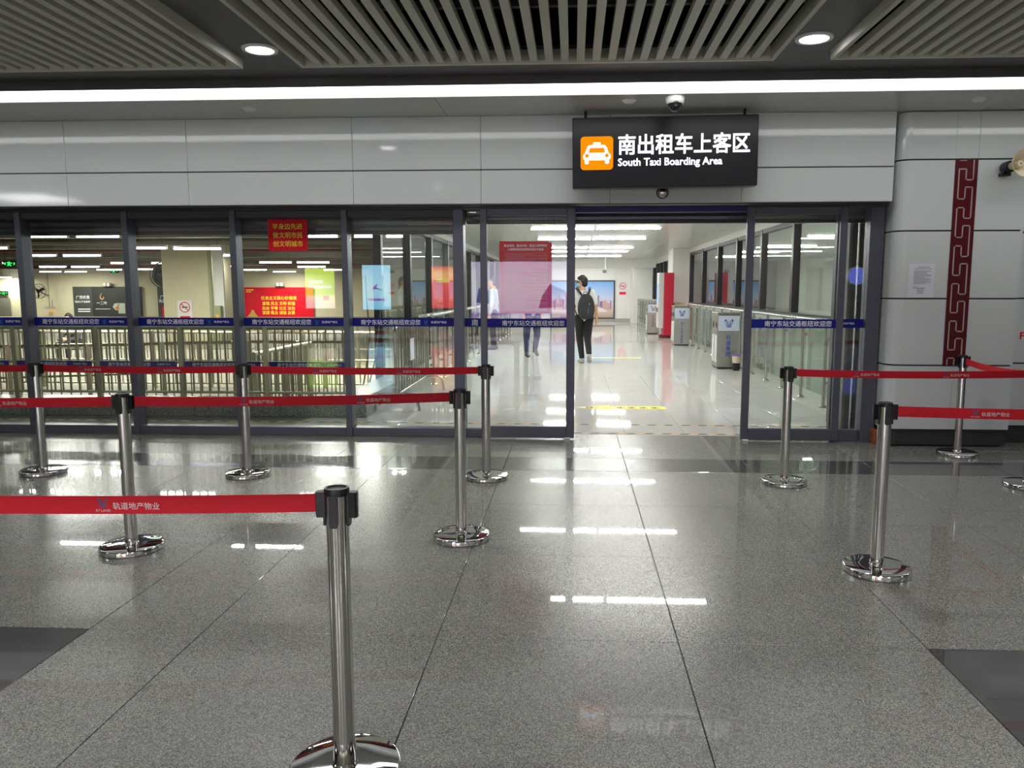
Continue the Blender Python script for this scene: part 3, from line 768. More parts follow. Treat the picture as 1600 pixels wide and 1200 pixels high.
# ================================================================== QUEUE HALL (left, behind the glass)
cq = empty('ceiling_queue_hall', (-20, 28, LZC), kind='structure')
MB().box(-42, CXL - .12, 7.86, 50, LZC, LZC + .05).build('slab', 'pipe_dark', cq)
rnd = random.Random(11)
for y, z, r, m in ((10.5, 3.0, .06, 'pipe_red'), (13.2, 2.92, .09, 'pipe_grey'), (17.5, 2.95, .08, 'pipe_red'), (19.5, 3.0, .06, 'pipe_dark'), (24, 2.95, .1, 'pipe_grey'), (29, 2.95, .08, 'pipe_red'), (36, 2.95, .1, 'pipe_grey'), (43, 2.9, .09, 'pipe_red')):
    MB().tube([(-42, y, z), (CXL - .15, y, z)], r, 8).build('service_pipe', m, cq)
for y, z0, h in ((12, 2.8, .4), (15.2, 2.95, .3), (20.5, 2.85, .3), (27, 2.9, .35), (33, 2.85, .4), (40, 2.8, .5), (46, 2.72, .6)):
    MB().box(-42, CXL - .15, y, y + .5, z0, min(z0 + h, LZC)).build('duct', 'pipe_grey', cq)
for k in range(10):
    x = -36 + k * 3.3
    MB().box(x, x + .3, 8, 50, 3.05, 3.2).build('cable_tray', 'pipe_dark', cq)
# tubes (left px, right px, row px)
TZ = 2.6
TUBES = [(46, 108, 367), (117, 190, 367), (2, 14, 386), (48, 90, 398), (97, 160, 398), (60, 105, 416), (110, 157, 416), (61, 97, 424), (100, 137, 424), (150, 192, 420.5),
         (3, 27, 410), (172, 200, 410), (0, 20, 433), (196, 262, 386), (270, 348, 387), (303, 361, 398), (215, 240, 420), (236, 258, 410), (341, 366, 415), (341, 362, 421),
         (480, 530, 367), (404, 457, 409), (463, 516, 409), (464, 510, 416), (380, 418, 421), (426, 463, 424), (505, 535, 421), (552, 586, 367), (602, 634, 367)]
for a, b, y in TUBES:
    p0, p1 = PZ(a, y, TZ if y < 430 else TZ - .3), PZ(b, y, TZ if y < 430 else TZ - .3)
    yy = min((p0.y + p1.y) / 2, 49.3); f = yy / ((p0.y + p1.y) / 2); x0, x1 = p0.x * f, p1.x * f
    if x1 - x0 < .42: x0 -= .4
    z = p0.z
    g = empty('tube_light', ((x0 + x1) / 2, yy, z), 'white fluorescent tube hung below the dark pipework of the queue hall', 'light', 'fluorescent tubes in the queue hall')
    MB().tube([(x0 + .03, yy, z - .03), (x1 - .03, yy, z - .03)], .024, 8).build('tube', 'tube', g)
    MB().box(x0, x1, yy - .03, yy + .03, z, z + .05).build('batten', 'white_plastic', g)
    for x in (x0, x1 - .03): MB().box(x, x + .03, yy - .025, yy + .025, z - .06, z).build('tube_holder', 'white_plastic', g)
    for x in (x0 + .15, x1 - .15): MB().box(x - .004, x + .004, yy - .004, yy + .004, z + .05, LZC).build('hanger', 'pipe_dark', g)
    area_lamp('tube_lamp', ((x0 + x1) / 2, yy, z - .06), x1 - x0 - .1, .04, L_TUBE_W, (1.0, .96, .85))
for y in (11.5, 14.5):  # near tubes added out of sight above the fences
    for x in (-10.5, -7.6, -4.8):
        area_lamp('tube_lamp', (x, y, 2.56), 1.1, .04, L_TUBE_W * .22, (1.0, .96, .85))
        g = empty('tube_light', (x, y, 2.6), 'unseen fluorescent tube added above the near queue fences', 'light', 'added near fluorescent tubes')
        MB().tube([(x - .57, y, 2.58), (x + .57, y, 2.58)], .016, 8).build('tube', 'tube', g)
        MB().box(x - .6, x + .6, y - .03, y + .03, 2.6, 2.65).build('batten', 'white_plastic', g)
        for xx in (x - .4, x + .4): MB().box(xx - .004, xx + .004, y - .004, y + .004, 2.65, LZC).build('hanger', 'pipe_dark', g)

# granite plinth with fence
pl = empty('granite_plinth', (-5.5, 8.65, 0), 'low grey granite kerb behind the glass front', 'kerb')
for a in range(-12, -2):
    MB().bbox(a - .33 + .002, a + .67 - .002, 8.5, 8.85, 0, .19, .006).build('kerb_stone', 'granite_plinth', pl)
for y in (8.852, 9.85, 10.85): MB().bbox(-2.78, -2.42, y, y + .995, 0, .19, .006).build('kerb_stone', 'granite_plinth', pl)
_bars = {}
def fence(p0, p1, h, z0, pitch, ppitch, label, r=.011, midrail=None, group='queue fences'):
    p0, p1 = Vector((*p0, z0)), Vector((*p1, z0)); d = p1 - p0; L = d.length; ang = math.atan2(d.y, d.x)
    g = empty('queue_fence', (p0 + p1) / 2, label, 'fence', group)
    key = (round(h, 2), r)
    if key not in _bars:
        _bars[key] = (MB().tube([(0, 0, .06), (0, 0, h - .03)], r, 6).mesh('bar', 'steel_fence'), MB().bbox(-.028, .028, -.028, .028, 0, h, .006).mesh('post', 'steel_fence'))
    n = int(L / pitch); m = int(round(L / ppitch))
    for k in range(1, n): inst('bar', _bars[key][0], g, p0 + d * (k / n))
    for k in range(m + 1): inst('post', _bars[key][1], g, p0 + d * (k / m), (0, 0, ang))
    for z in [h - .02, .07] + (midrail or []):
        MB().tube([p0 + Vector((0, 0, z)), p1 + Vector((0, 0, z))], .026 if z > h - .1 else .016, 8).build('rail', 'steel_fence', g)
    return g
ff = fence((-8.53, 8.66), (-2.53, 8.66), .84, .19, .098, 1.0, 'nearest steel bar fence standing on the granite kerb', midrail=[.42])
for k in range(6):
    xa = -8.53 + k + .05; bn = MB().box(xa, xa + .9, 8.612, 8.616, .55, .622).build('blue_banner', 'band_blue', ff)
    t = MB(); put_text(t, NAME, (xa + .1, 8.6105, .566), UX, UZ, width=.5, bold=.008); t.build('lettering', 'white_text', bn); t = MB(); put_text(t, FIRM, (xa + .68, 8.6105, .575), UX, UZ, width=.16); t.build('small_lettering', 'white_text', bn)
fence((-9.6, 9.5), (-5.1, 11.3), 1.0, QZ, .12, 1.06, 'slanting steel queue fence behind the granite kerb fence', midrail=[.55])
fence((-4.9, 11.4), (-3.4, 11.4), 1.0, QZ, .12, .75, 'second steel queue fence counted from the glass', midrail=[.5])
fence((-10.8, 13.6), (-3.4, 13.6), 1.02, QZ, .14, 1.06, 'third steel queue fence counted from the glass', midrail=[.5])
fence((-13, 16.2), (-3.4, 16.2), 1.05, QZ, .17, 1.2, 'fourth steel queue fence counted from the glass', midrail=[.5])
fence((-3.9, 9.2), (-3.9, 11.2), 1.0, QZ, .12, 1.1, 'short steel queue fence running away from the kerb')

# back wall fittings
BY = 49.9
def P3(x, y): return P(x, y, BY)
a, b = P3(-8, 466), P3(19, 500); MB().bbox(a.x, b.x, BY - .05, BY, QZ, a.z, .01).build('door_3', 'door_grey', kind='structure')
def exit_sign(px, py, Y, label):
    q = P(px, py, Y); g = empty('exit_sign', (q.x, Y, q.z), label, 'sign')
    MB().bbox(q.x - .28, q.x + .28, Y, Y + .06, q.z - .13, q.z + .13, .01).build('case', 'black', g)
    t = MB(); t.tube([(q.x, Y - .01, q.z + .08), (q.x - .02, Y - .01, q.z), (q.x + .05, Y - .01, q.z - .09)], .022, 5).tube([(q.x - .02, Y - .01, q.z), (q.x - .08, Y - .01, q.z - .08)], .022, 5).tube([(q.x - .1, Y - .01, q.z + .04), (q.x + .1, Y - .01, q.z + .02)], .018, 5)
    t.prism([(-.24, 0), (-.17, .06), (-.17, -.06)], (q.x, Y - .01, q.z), UX, UZ, (0, .006, 0)).prism([(.24, 0), (.17, .06), (.17, -.06)], (q.x, Y - .01, q.z), UX, UZ, (0, .006, 0))
    t.build('green_runner', 'exit_green', g)
    if Y < 48: [MB().tube([(q.x + x, Y + .03, q.z + .12), (q.x + x, Y + .03, LZC)], .01, 5).build('hanger_rod', 'pipe_dark', g) for x in (-.2, .2)]
exit_sign(178, 423, 46, 'green running man exit sign above the dark advert in the queue hall')
exit_sign(6, 458, 49.8, 'green running man exit sign above the grey door')
exit_sign(15, 412, 30, 'green running man exit sign hanging among the far tubes')
# wall fan
q = P3(68, 455); fy = BY - .5; g = empty('wall_fan', (q.x, BY, q.z), 'black caged wall fan on the cream back wall', 'fan'); r = .48
t = MB(); 
for rr, dy in ((r, 0), (r * .66, -.06), (r * .33, -.1), (r, .12)): t.tube([(q.x + rr * math.cos(a), fy + dy, q.z + rr * math.sin(a)) for a in [6.2832 * k / 20 for k in range(20)]], .014, 5, closed=True)
for k in range(16):
    a = 6.2832 * k / 16; t.tube([(q.x, fy - .11, q.z), (q.x + r * .66 * math.cos(a), fy - .06, q.z + r * .66 * math.sin(a)), (q.x + r * math.cos(a), fy, q.z + r * math.sin(a))], .006, 4)
t.build('guard', 'black', g)
for k in range(3):
    a = 6.2832 * k / 3 + .5; ca, sa = math.cos(a), math.sin(a)
    MB().add([(q.x + x * ca - z * sa, fy + y, q.z + x * sa + z * ca) for x, y, z in ((.05, .03, -.06), (.42, .06, -.13), (.44, -.02, .07), (.05, -.02, .06))], [(0, 1, 2, 3)]).build('blade', 'black', g)
MB().lathe([(.001, -.08), (.09, -.06), (.1, .1), (.06, .2), (.001, .2)], (q.x, fy, q.z), 14, axis='Y').build('motor', 'black', g)
MB().tube([(q.x, fy + .15, q.z), (q.x + .2, BY - .2, q.z - .2), (q.x + .35, BY, q.z - .3)], .035, 6).build('bracket', 'black', g)
# second fan, half hidden behind the pillar
q = P(253, 430, 25.6); g = empty('wall_fan', (q.x, 25.6, q.z), 'dark fan disc peeping out behind the square pillar', 'fan')
t = MB()
for rr in (.42, .28, .14): t.tube([(q.x + rr * math.cos(a), 25.6, q.z + rr * math.sin(a)) for a in [6.2832 * k / 20 for k in range(20)]], .02, 5, closed=True)
t.lathe([(.001, .05), (.38, .05), (.40, .08)], (q.x, 25.6, q.z), 20, axis='Y'); t.build('guard', 'black', g)
MB().lathe([(.001, -.06), (.1, -.04), (.1, .3), (.001, .3)], (q.x, 25.6, q.z), 14, axis='Y').build('motor', 'black', g)
MB().tube([(q.x, 25.85, q.z), (q.x + .5, 25.85, q.z)], .04, 6).build('bracket', 'black', g)
# dark adverts
M['ad_black'] = mat('advert_black', (38, 38, 36), .5); M['ad_grey'] = mat('advert_grey', (62, 64, 60), .5); M['gold'] = mat('gold_print', (206, 168, 84), .5)
M['cup'] = mat('cup_green', (168, 180, 160), .5); M['tea'] = mat('tea_orange', (190, 110, 60), .5)
a, b = P3(114, 448), P3(224, 497); g = empty('dark_advert', ((a.x + b.x) / 2, BY, b.z), 'long black tea advert with a golden curl on the back wall', 'advert')
xm = P3(145, 470).x
MB().box(a.x, xm, BY - .06, BY, b.z, a.z).build('grey_board', 'ad_grey', g); MB().box(xm, b.x, BY - .05, BY, b.z + .1, a.z).build('black_board', 'ad_black', g)
t = MB()
put_text(t, '广西农垦', (P3(120, 467).x, BY - .064, P3(120, 467).z), UX, UZ, width=.92, bold=.01); put_text(t, '深加工产品推荐', (P3(118, 473).x, BY - .064, P3(120, 473).z), UX, UZ, width=1.05, bold=.01)
for yy in (483, 486.5): t.box(P3(123, yy).x, P3(142, yy).x, BY - .064, BY - .061, P3(123, yy).z - .03, P3(123, yy).z + .03)
put_text(t, '一二叶', (P3(152, 476).x, BY - .054, P3(152, 476).z), UX, UZ, width=.72); t.box(P3(150, 482.5).x, P3(173, 482.5).x, BY - .054, BY - .051, P3(0, 482.5).z - .012, P3(0, 482.5).z + .012)
t.build('lettering', 'white_text', g)
c = P3(160.5, 464.5); t = MB(); t.tube([(c.x - .02, BY - .055, c.z + .28), (c.x - .12, BY - .055, c.z + .1), (c.x - .13, BY - .055, c.z - .06), (c.x, BY - .055, c.z - .14), (c.x + .11, BY - .055, c.z - .06), (c.x + .08, BY - .055, c.z + .05)], [.015, .03, .045, .05, .045, .02], 6); t.build('golden_curl', 'gold', g)
c = P3(189, 482); MB().box(c.x - .15, c.x + .32, BY - .056, BY - .05, c.z - .33, c.z + .35).build('tin_print', 'cup', g)
MB().prism([(-.42, 0), (-.3, .22), (0, .28), (0, -.25), (-.25, -.2)], (c.x - .1, BY - .056, c.z + .1), UX, UZ, (0, .004, 0)).build('bowl_print', 'cup', g)
MB().prism([(-.28, 0), (-.1, .12), (0, .1), (0, -.15), (-.15, -.14)], (c.x - .1, BY - .06, c.z + .05), UX, UZ, (0, .003, 0)).build('tea_print', 'tea', g)
a, b = P3(246, 448), P3(276, 498); g = empty('dark_advert', ((a.x + b.x) / 2, BY, b.z), 'narrow dark advert with a red corner left of the pillar', 'advert')
MB().box(a.x, b.x, BY - .06, BY, b.z, a.z).build('board', 'ad_grey', g); MB().box(P3(254, 479).x, b.x, BY - .07, BY - .06, b.z, P3(254, 479).z).build('red_patch', 'red', g)
t = MB(); put_text(t, '广西', (P3(251, 467).x, BY - .064, P3(251, 467).z), UX, UZ, width=.5, bold=.01); put_text(t, '深加工', (P3(249, 473).x, BY - .064, P3(249, 473).z), UX, UZ, width=.7, bold=.01); t.build('lettering', 'white_text', g)
a, b = P3(342, 448), P3(356, 494); g = empty('dark_advert', ((a.x + b.x) / 2, BY, b.z), 'narrow dark advert right of the pillar', 'advert')
MB().box(a.x, b.x, BY - .05, BY, b.z, a.z).build('board', 'ad_black', g)
# red values banner
a, b = P3(379, 449), P3(491, 497); g = empty('red_banner', ((a.x + b.x) / 2, BY, b.z), 'red banner with rows of yellow characters on the back wall', 'banner'); bw = b.x - a.x
MB().box(a.x, b.x, BY - .05, BY, b.z, a.z).build('cloth', 'red', g)
t = MB(); c = P3(436, 465.5); put_text(t, '社会主义核心价值观', (c.x, BY - .054, c.z), UX, UZ, width=bw * .5, bold=.02, center=True)
for s, yy in (('富强 民主 文明 和谐', 474), ('自由 平等 公正 法治', 481.5), ('爱国 敬业 诚信 友善', 488.5)):
    c = P3(436, yy); put_text(t, s, (c.x, BY - .054, c.z), UX, UZ, width=bw * .46, bold=.02, center=True)
c = P3(387, 453); t.box(c.x - .1, c.x + .4, BY - .054, BY - .051, c.z - .03, c.z + .03); t.box(c.x - .1, c.x + .25, BY - .054, BY - .051, c.z - .15, c.z - .1)
t.build('lettering', 'yellow_text', g)
c = P3(396, 497); MB().prism([(-.45, 0), (-.16, .32), (-.06, .52), (.06, .52), (.14, .32), (.4, 0)], (c.x, BY - .056, c.z + .02), UX, UZ, (0, .004, 0)).build('hill_print', 'gold', g)
# spot lamps above the adverts
for px, lab in ((170, 'white twin spot lamp on top of the black tea advert'), (439, 'white twin spot lamp on top of the red banner')):
    q = P3(px, 445); g = empty('spot_lamp', (q.x, BY - .2, q.z - .1), lab, 'lamp')
    for s in (-.12, .13): MB().bbox(q.x + s - .1, q.x + s + .1, BY - .3, BY - .1, q.z - .1, q.z + .14, .02).build('lamp_head', 'white_plastic', g)
    MB().box(q.x - .28, q.x + .28, BY - .25, BY - .0, q.z - .14, q.z - .1).build('bracket', 'black', g)
# square pillar with sign and boxes
a, b = P(257, 500, 25), P(331, 400, 25)
MB().bbox(a.x, b.x, 25, 26.4, QZ, LZC, .02).build('pillar_queue_hall', 'cream', kind='structure', label='broad cream square pillar in the queue hall')
q = P(289, 486, 24.97); no_smoking(q.x, 24.97, q.z, .5, .7, 'white no smoking sign on the broad cream pillar')
a, b = P(326, 410, 24.8), P(331, 500, 24.8)
MB().tube([(a.x, 24.85, QZ), (a.x, 24.85, 2.9)], .06, 8).build('conduit_pipe', 'olive', label='pale upright conduit beside the cream pillar', cat='pipe')
a, b = P(333, 478, 24.6), P(345, 498, 24.6); g = empty('electric_box', (b.x, 24.6, b.z), 'olive electric box with orange label right of the cream pillar', 'electric box')
MB().bbox(a.x, b.x, 24.6, 24.8, b.z - .9, a.z, .01).build('case', 'olive', g); MB().box(a.x + .08, a.x + .18, 24.594, 24.6, b.z, b.z + .14).build('orange_label', 'tape_orange', g)
MB().bbox(P(331, 400, 24.9).x, P(347, 400, 24.9).x, 24.9, 25.0, QZ, LZC, .01).build('pillar_return', 'white_wall', kind='structure', label='pale upright panel joined to the cream pillar')
# sockets and conduits on the back wall
q = P3(78, 480); t = MB().tube([(q.x, BY - .02, 3), (q.x, BY - .02, q.z)], .02, 5).tube([(q.x - .35, BY - .02, q.z), (q.x + .4, BY - .02, q.z)], .02, 5).tube([(q.x + .2, BY - .02, q.z), (q.x + .2, BY - .02, q.z + .5)], .02, 5)
t.build('wall_conduit', 'ink', label='thin branching conduit below the caged fan', cat='conduit')
q = P3(80.5, 488); MB().bbox(q.x - .12, q.x + .12, BY - .06, BY, q.z - .09, q.z + .09, .01).build('orange_box', 'tape_orange', label='small orange box on the back wall under the fan', cat='box')

# ================================================================== QUEUE POSTS IN THE HALL
HP = .880
def make_post():
    g = empty('barrier_post', (0, 0, 0))
    MB().lathe([(.001, .0), (.162, .0), (.166, .004), (.166, .027), (.163, .032), (.158, .034), (.08, .036), (.001, .037)], n=48).build('base_disc', 'chrome_base', g)
    MB().lathe([(.039, .036), (.038, .040), (.035, .043), (.033, .046)], n=24).build('collar', 'chrome', g)
    MB().lathe([(.0325, .037), (.0325, .862)], n=28).build('pole', 'chrome', g)
    MB().lathe([(.0335, .858), (.0360, .860), (.0360, .872), (.0340, HP), (.028, HP), (.027, HP - .003), (.001, HP - .003)], n=28).build('cap', 'black', g)
    for k in range(4):
        a = math.pi / 2 * k; ca, sa = math.cos(a), math.sin(a)
        s = MB()
        prof = [(-.013, .777), (-.009, .769), (.009, .769), (.013, .777), (.013, .862), (-.013, .862)]
        s.prism(prof, (ca * .031, sa * .031, 0), (-sa, ca, 0), UZ, (ca * .0065, sa * .0065, 0))
        s.build('slot_cover', 'black', g)
    return g
def clip(g, ang):
    """belt clip standing off the head in direction ang"""
    r = wloc(g); ca, sa = math.cos(ang), math.sin(ang); s = MB()
    pr = [(.034, -.011), (.056, -.015), (.060, -.008), (.060, .008), (.056, .015), (.034, .011)]
    s.prism([(x * ca - y * sa, x * sa + y * ca) for x, y in pr], (r.x, r.y, .794), UX, (0, 1, 0), (0, 0, .074)); s.build('belt_clip', 'black', g)
proto = make_post(); first = True
def post(x, y, label, clips=(0, math.pi)):
    global first
    g = proto if first else copy_tree(proto); first = False
    g.location = (x, y, 0); props(g, label, 'barrier post', 'chrome queue posts')
    bpy.context.view_layer.update()
    for a in clips: clip(g, a)
    return Vector((x, y, 0))
S1 = post(-0.673, 2.115, 'nearest chrome queue post, cut off by the lower picture edge')
S2 = post(-2.459, 4.043, 'chrome queue post in the middle row by the second mullion')
S3 = post(-0.644, 4.323, 'chrome queue post in the middle row in front of the closed door leaf')
S4 = post(-4.186, 5.760, 'leftmost chrome queue post of the row along the glass')
S5 = post(-2.531, 5.760, 'middle chrome queue post of the row along the glass')
S6 = post(-0.659, 5.774, 'chrome queue post ending the glass-side row beside the red poster')
S7 = post(1.586, 5.730, 'chrome queue post in front of the right sliding door leaf')
S8 = post(1.570, 3.912, 'nearest chrome queue post right of the doorway')
S9 = post(3.376, 6.830, 'chrome queue post standing against the white pillar')
S10 = post(PZ(1606, 753, .035).x, PZ(1606, 753, .035).y, 'chrome queue post whose base peeps in at the right edge')
E1 = post(-2.586, 2.049, 'chrome queue post beyond the left edge, end of the nearest belt')
E2 = post(-4.244, 4.000, 'chrome queue post beyond the left edge, end of the middle belt')
E3 = post(-5.952, 5.737, 'chrome queue post beyond the left edge, end of the glass-side belt')
E4 = post(3.415, 3.883, 'chrome queue post beyond the right edge, end of the nearer right belt')

def belt(A, B, label, marks, z0=.809, z1=.862, sag=.012):
    """red belt from the head of A to the head of B; marks = distances from A at which the print starts"""
    d = B - A; L = d.length; u = d.normalized(); nrm = Vector((u.y, -u.x, 0))
    g = empty('queue_belt', (A + B) / 2 + Vector((0, 0, z0)), label, 'belt', 'red queue belts')
    n = 16; vs = []
    def pt(s, z, off=0.0): return A + u * s + nrm * off + Vector((0, 0, z - sag * 4 * (s / L) * (1 - s / L)))
    s0, s1 = .055, L - .055
    for k in range(n + 1):
        s = s0 + (s1 - s0) * k / n
        vs += [pt(s, z0, .001), pt(s, z1, .001), pt(s, z1, -.001), pt(s, z0, -.001)]
    fs = [(4 * k + j, 4 * k + (j + 1) % 4, 4 * k + 4 + (j + 1) % 4, 4 * k + 4 + j) for k in range(n) for j in range(4)] + [(0, 1, 2, 3), (4 * n, 4 * n + 1, 4 * n + 2, 4 * n + 3)]
    MB().add(vs, fs).build('webbing', 'belt', g)
    zc = (z0 + z1) / 2
    for m in marks:
        if m < 0 or m > L - .2: continue
        t = MB(); put_text(t, FIRM, pt(m + .05, zc - .013, .0018), u, UZ, width=.135, bold=.008); t.build('lettering', 'belt_text', g)
        t = MB(); put_text(t, 'RT LAND', pt(m, z0 + .007, .0018), u, UZ, width=.042); t.build('small_lettering', 'belt_text', g)
        t = MB(); logo(t, pt(m + .021, zc - .008, .0018), u, UZ, .028); t.build('emblem', ['logo_blue', 'logo_green'], g)
def marks(A, *px):
    """where along the belt the prints seen at these picture columns start"""
    return [P(x, 600, A[0].y + (A[1].y - A[0].y) * .5).x - A[0].x for x in px]
belt(E1, S1, 'nearest red queue belt crossing the lower left of the picture', marks((E1, S1), 134, -230))
belt(S2, S3, 'red queue belt of the middle row in front of the panes', [.62, 1.26])
belt(E2, S2, 'red queue belt of the middle row running out at the left edge', marks((E2, S2), -13) )
belt(S5, S6, 'red queue belt along the glass beside the red poster', marks((S5, S6), 490, 620))
belt(S4, S5, 'red queue belt along the glass between the two left posts', marks((S4, S5), 124, 247))
belt(E3, S4, 'red queue belt along the glass running out at the left edge', [.5, 1.1])
belt(S7, S10, 'red queue belt in front of the right door leaf and pillar', marks((S7, S10), 1333, 1473))
belt(S8, E4, 'nearer red queue belt running out at the right edge', marks((S8, E4), 1522, 1760))
belt(S10, S9, 'short red queue belt slanting to the post by the pillar', [.2], sag=.03)

# ================================================================== SIGN AND FITTINGS ON THE FASCIA
SY = 6.95
sg = empty('taxi_sign', (.787, SY, 2.636), 'black hanging lit sign for the south taxi boarding area', 'sign')
x0, z0, SW, SH = -.016, 2.336, 1.606, .60
MB().bbox(x0, x0 + SW, SY, SY + .11, z0, z0 + SH, .006).build('case', 'sign_body', sg)
ic = MB(); ix, iz, iw = x0 + .071, z0 + .155, .284
rr = .03; pts = []
for cx_, cz_, a0 in ((iw - rr, iw - rr, 0), (rr, iw - rr, 90), (rr, rr, 180), (iw - rr, rr, 270)):
    for k in range(6): a = R(a0 + 18 * k); pts.append((cx_ + rr * math.cos(a), cz_ + rr * math.sin(a)))
ic.prism(pts, (ix, SY - .003, iz), UX, UZ, (0, .003, 0)); ico = ic.build('orange_icon', 'sign_orange', sg)
def U(p): return [(x * iw, z * iw) for x, z in p]
c = MB()
o_ = (ix, SY - .006, iz); th_ = (0, .003, 0)
for poly in ([(.38, .735), (.62, .735), (.61, .82), (.39, .82)], [(.26, .74), (.74, .74), (.80, .68), (.86, .50), (.76, .50), (.72, .66), (.28, .66), (.24, .50), (.14, .50), (.20, .68)],
             [(.14, .51), (.86, .51), (.92, .44), (.92, .34), (.86, .29), (.14, .29), (.08, .34), (.08, .44)], [(.13, .30), (.25, .30), (.25, .20), (.22, .18), (.16, .18), (.13, .20)], [(.75, .30), (.87, .30), (.87, .20), (.84, .18), (.78, .18), (.75, .20)]):
    c.prism(U(poly), o_, UX, UZ, th_)
c.build('car_symbol', 'sign_white', ico)
c = MB()
for cx_ in (.195, .805): c.prism([(cx_ * iw + .06 * iw * math.cos(a), .425 * iw + .06 * iw * math.sin(a)) for a in [6.2832 * k / 16 for k in range(16)]], (ix, SY - .0075, iz), UX, UZ, (0, .0015, 0))
put_text(c, 'TAXI', (ix + iw * .5, SY - .0075, iz + iw * .778), UX, UZ, width=iw * .17, center=True, bold=.02)
c.build('headlamps', 'sign_orange', ico)
t = MB(); put_text(t, '南出租车上客区', (x0 + .402, SY - .002, z0 + .282), UX, UZ, width=1.13, height=.168, bold=.017); t.build('chinese_lettering', 'sign_white', sg)
t = MB(); put_text(t, 'South Taxi Boarding Area', (x0 + .399, SY - .002, z0 + .165), UX, UZ, width=.90, height=.083, bold=.018); t.build('english_lettering', 'sign_white', sg)
for x in (.1, 1.48): MB().tube([(x, SY + .055, z0 + SH - .005), (x, SY + .055, 3.0)], .012, 8).build('hanger_rod', 'black', sg)
sg.rotation_euler = (0, R(-.55), 0)

# round motion sensor under the sign
q = P(1035, 301, FY); g = empty('motion_sensor', (q.x, FY, q.z), 'small grey motion sensor dome under the taxi sign', 'sensor')
MB().lathe([(.055, 0), (.055, -.015), (.05, -.02), (.001, -.02)], (q.x, FY, q.z), 24, axis='Y').build('ring', 'frame_dark', g)
MB().lathe([(.046, -.02), (.04, -.035), (.025, -.045), (.001, -.048)], (q.x, FY, q.z), 24, axis='Y').build('dome', 'steel', g)
# ceiling dome camera
q = PZ(1055, 150, 3.0); g = empty('dome_camera', (q.x, q.y, 3.0), 'white dome camera on the soffit above the taxi sign', 'camera')
MB().lathe([(.075, 0), (.078, -.02), (.074, -.05), (.062, -.062), (.056, -.062)], (q.x, q.y, 3.0), 28).build('housing', 'white_plastic', g)
MB().lathe([(.058, -.058), (.054, -.085), (.038, -.11), (.015, -.122), (.001, -.124)], (q.x, q.y, 3.0), 28).build('smoked_dome', 'dome_dark', g)
MB().lathe([(.02, -.03), (.02, 0), (.001, 0)], (q.x, q.y - .05, 2.925), 14, axis='Y').build('lens', 'steel', g)

# horn loudspeaker on the pillar
t0, t1 = P(1579, 260, PY - .10), P(1601, 254, PY - .25); ax = (t1 - t0).normalized(); hx, hz = t0.x, t0.z
g = empty('horn_speaker', (hx, PY, hz), 'beige horn loudspeaker on the wall right of the pillar strip', 'speaker')
ang_m = ax.to_track_quat('Z', 'Y').to_matrix().to_4x4(); ang_m.translation = t0; HL = (t1 - t0).length / .168
def lathe_m(prof, mx, name, m, parent, n=28):
    s = MB().lathe([(a, h * HL) for a, h in prof], n=n); s.v = [tuple(mx @ Vector(v)) for v in s.v]; return s.build(name, m, parent)
lathe_m([(.03, 0), (.036, .04), (.055, .09), (.09, .14), (.112, .165), (.117, .168), (.117, .163), (.108, .158), (.084, .13), (.05, .085), (.032, .05), (.028, .03)], ang_m, 'horn', 'beige_plastic', g)
lathe_m([(.028, .03), (.028, .12), (.022, .125), (.012, .125), (.010, .11), (.001, .11)], ang_m, 'inner_tube', 'beige_plastic', g, 18)
lathe_m([(.001, -.08), (.045, -.08), (.05, -.07), (.05, .0), (.036, .01), (.001, .01)], ang_m, 'driver', 'black', g)
MB().bbox(hx - .05, hx + .03, PY - .07, PY, hz - .075, hz - .045, .006).tube([(hx - .04, PY - .06, hz - .055), (hx - .02, PY - .09, hz)], .012, 8).build('bracket', 'black', g)

# notice on the pillar
a, b = P(1421, 412, PY), P(1458, 465, PY); g = empty('paper_notice', ((a.x + b.x) / 2, PY, b.z), 'white printed sheet taped to the pillar left of the red strip', 'notice')
nw, nh = b.x - a.x - .0, a.z - b.z
MB().box(a.x, a.x + nw, PY - .0015, PY - .0003, b.z, a.z).build('sheet', 'paper', g)
t = MB(); rnd = random.Random(5)
for k, (ya, xa, xb) in enumerate([(.10, .33, .80), (.15, .22, .88)] + [(.22 + .037 * i, .2, .2 + rnd.choice((.68, .62, .5, .42, .66))) for i in range(11)] + [(.68, .2, .35), (.72, .2, .66), (.757, .32, .62), (.795, .34, .64), (.83, .34, .58), (.87, .36, .62)]):
    x = a.x + nw * xa
    while x < a.x + nw * xb:
        w_ = rnd.uniform(.006, .016); t.box(x, min(x + w_, a.x + nw * xb), PY - .0022, PY - .0014, a.z - nh * ya - .0023, a.z - nh * ya + .0023); x += w_ + .0022
t.build('printed_lines', 'ink', g, kind='stuff')

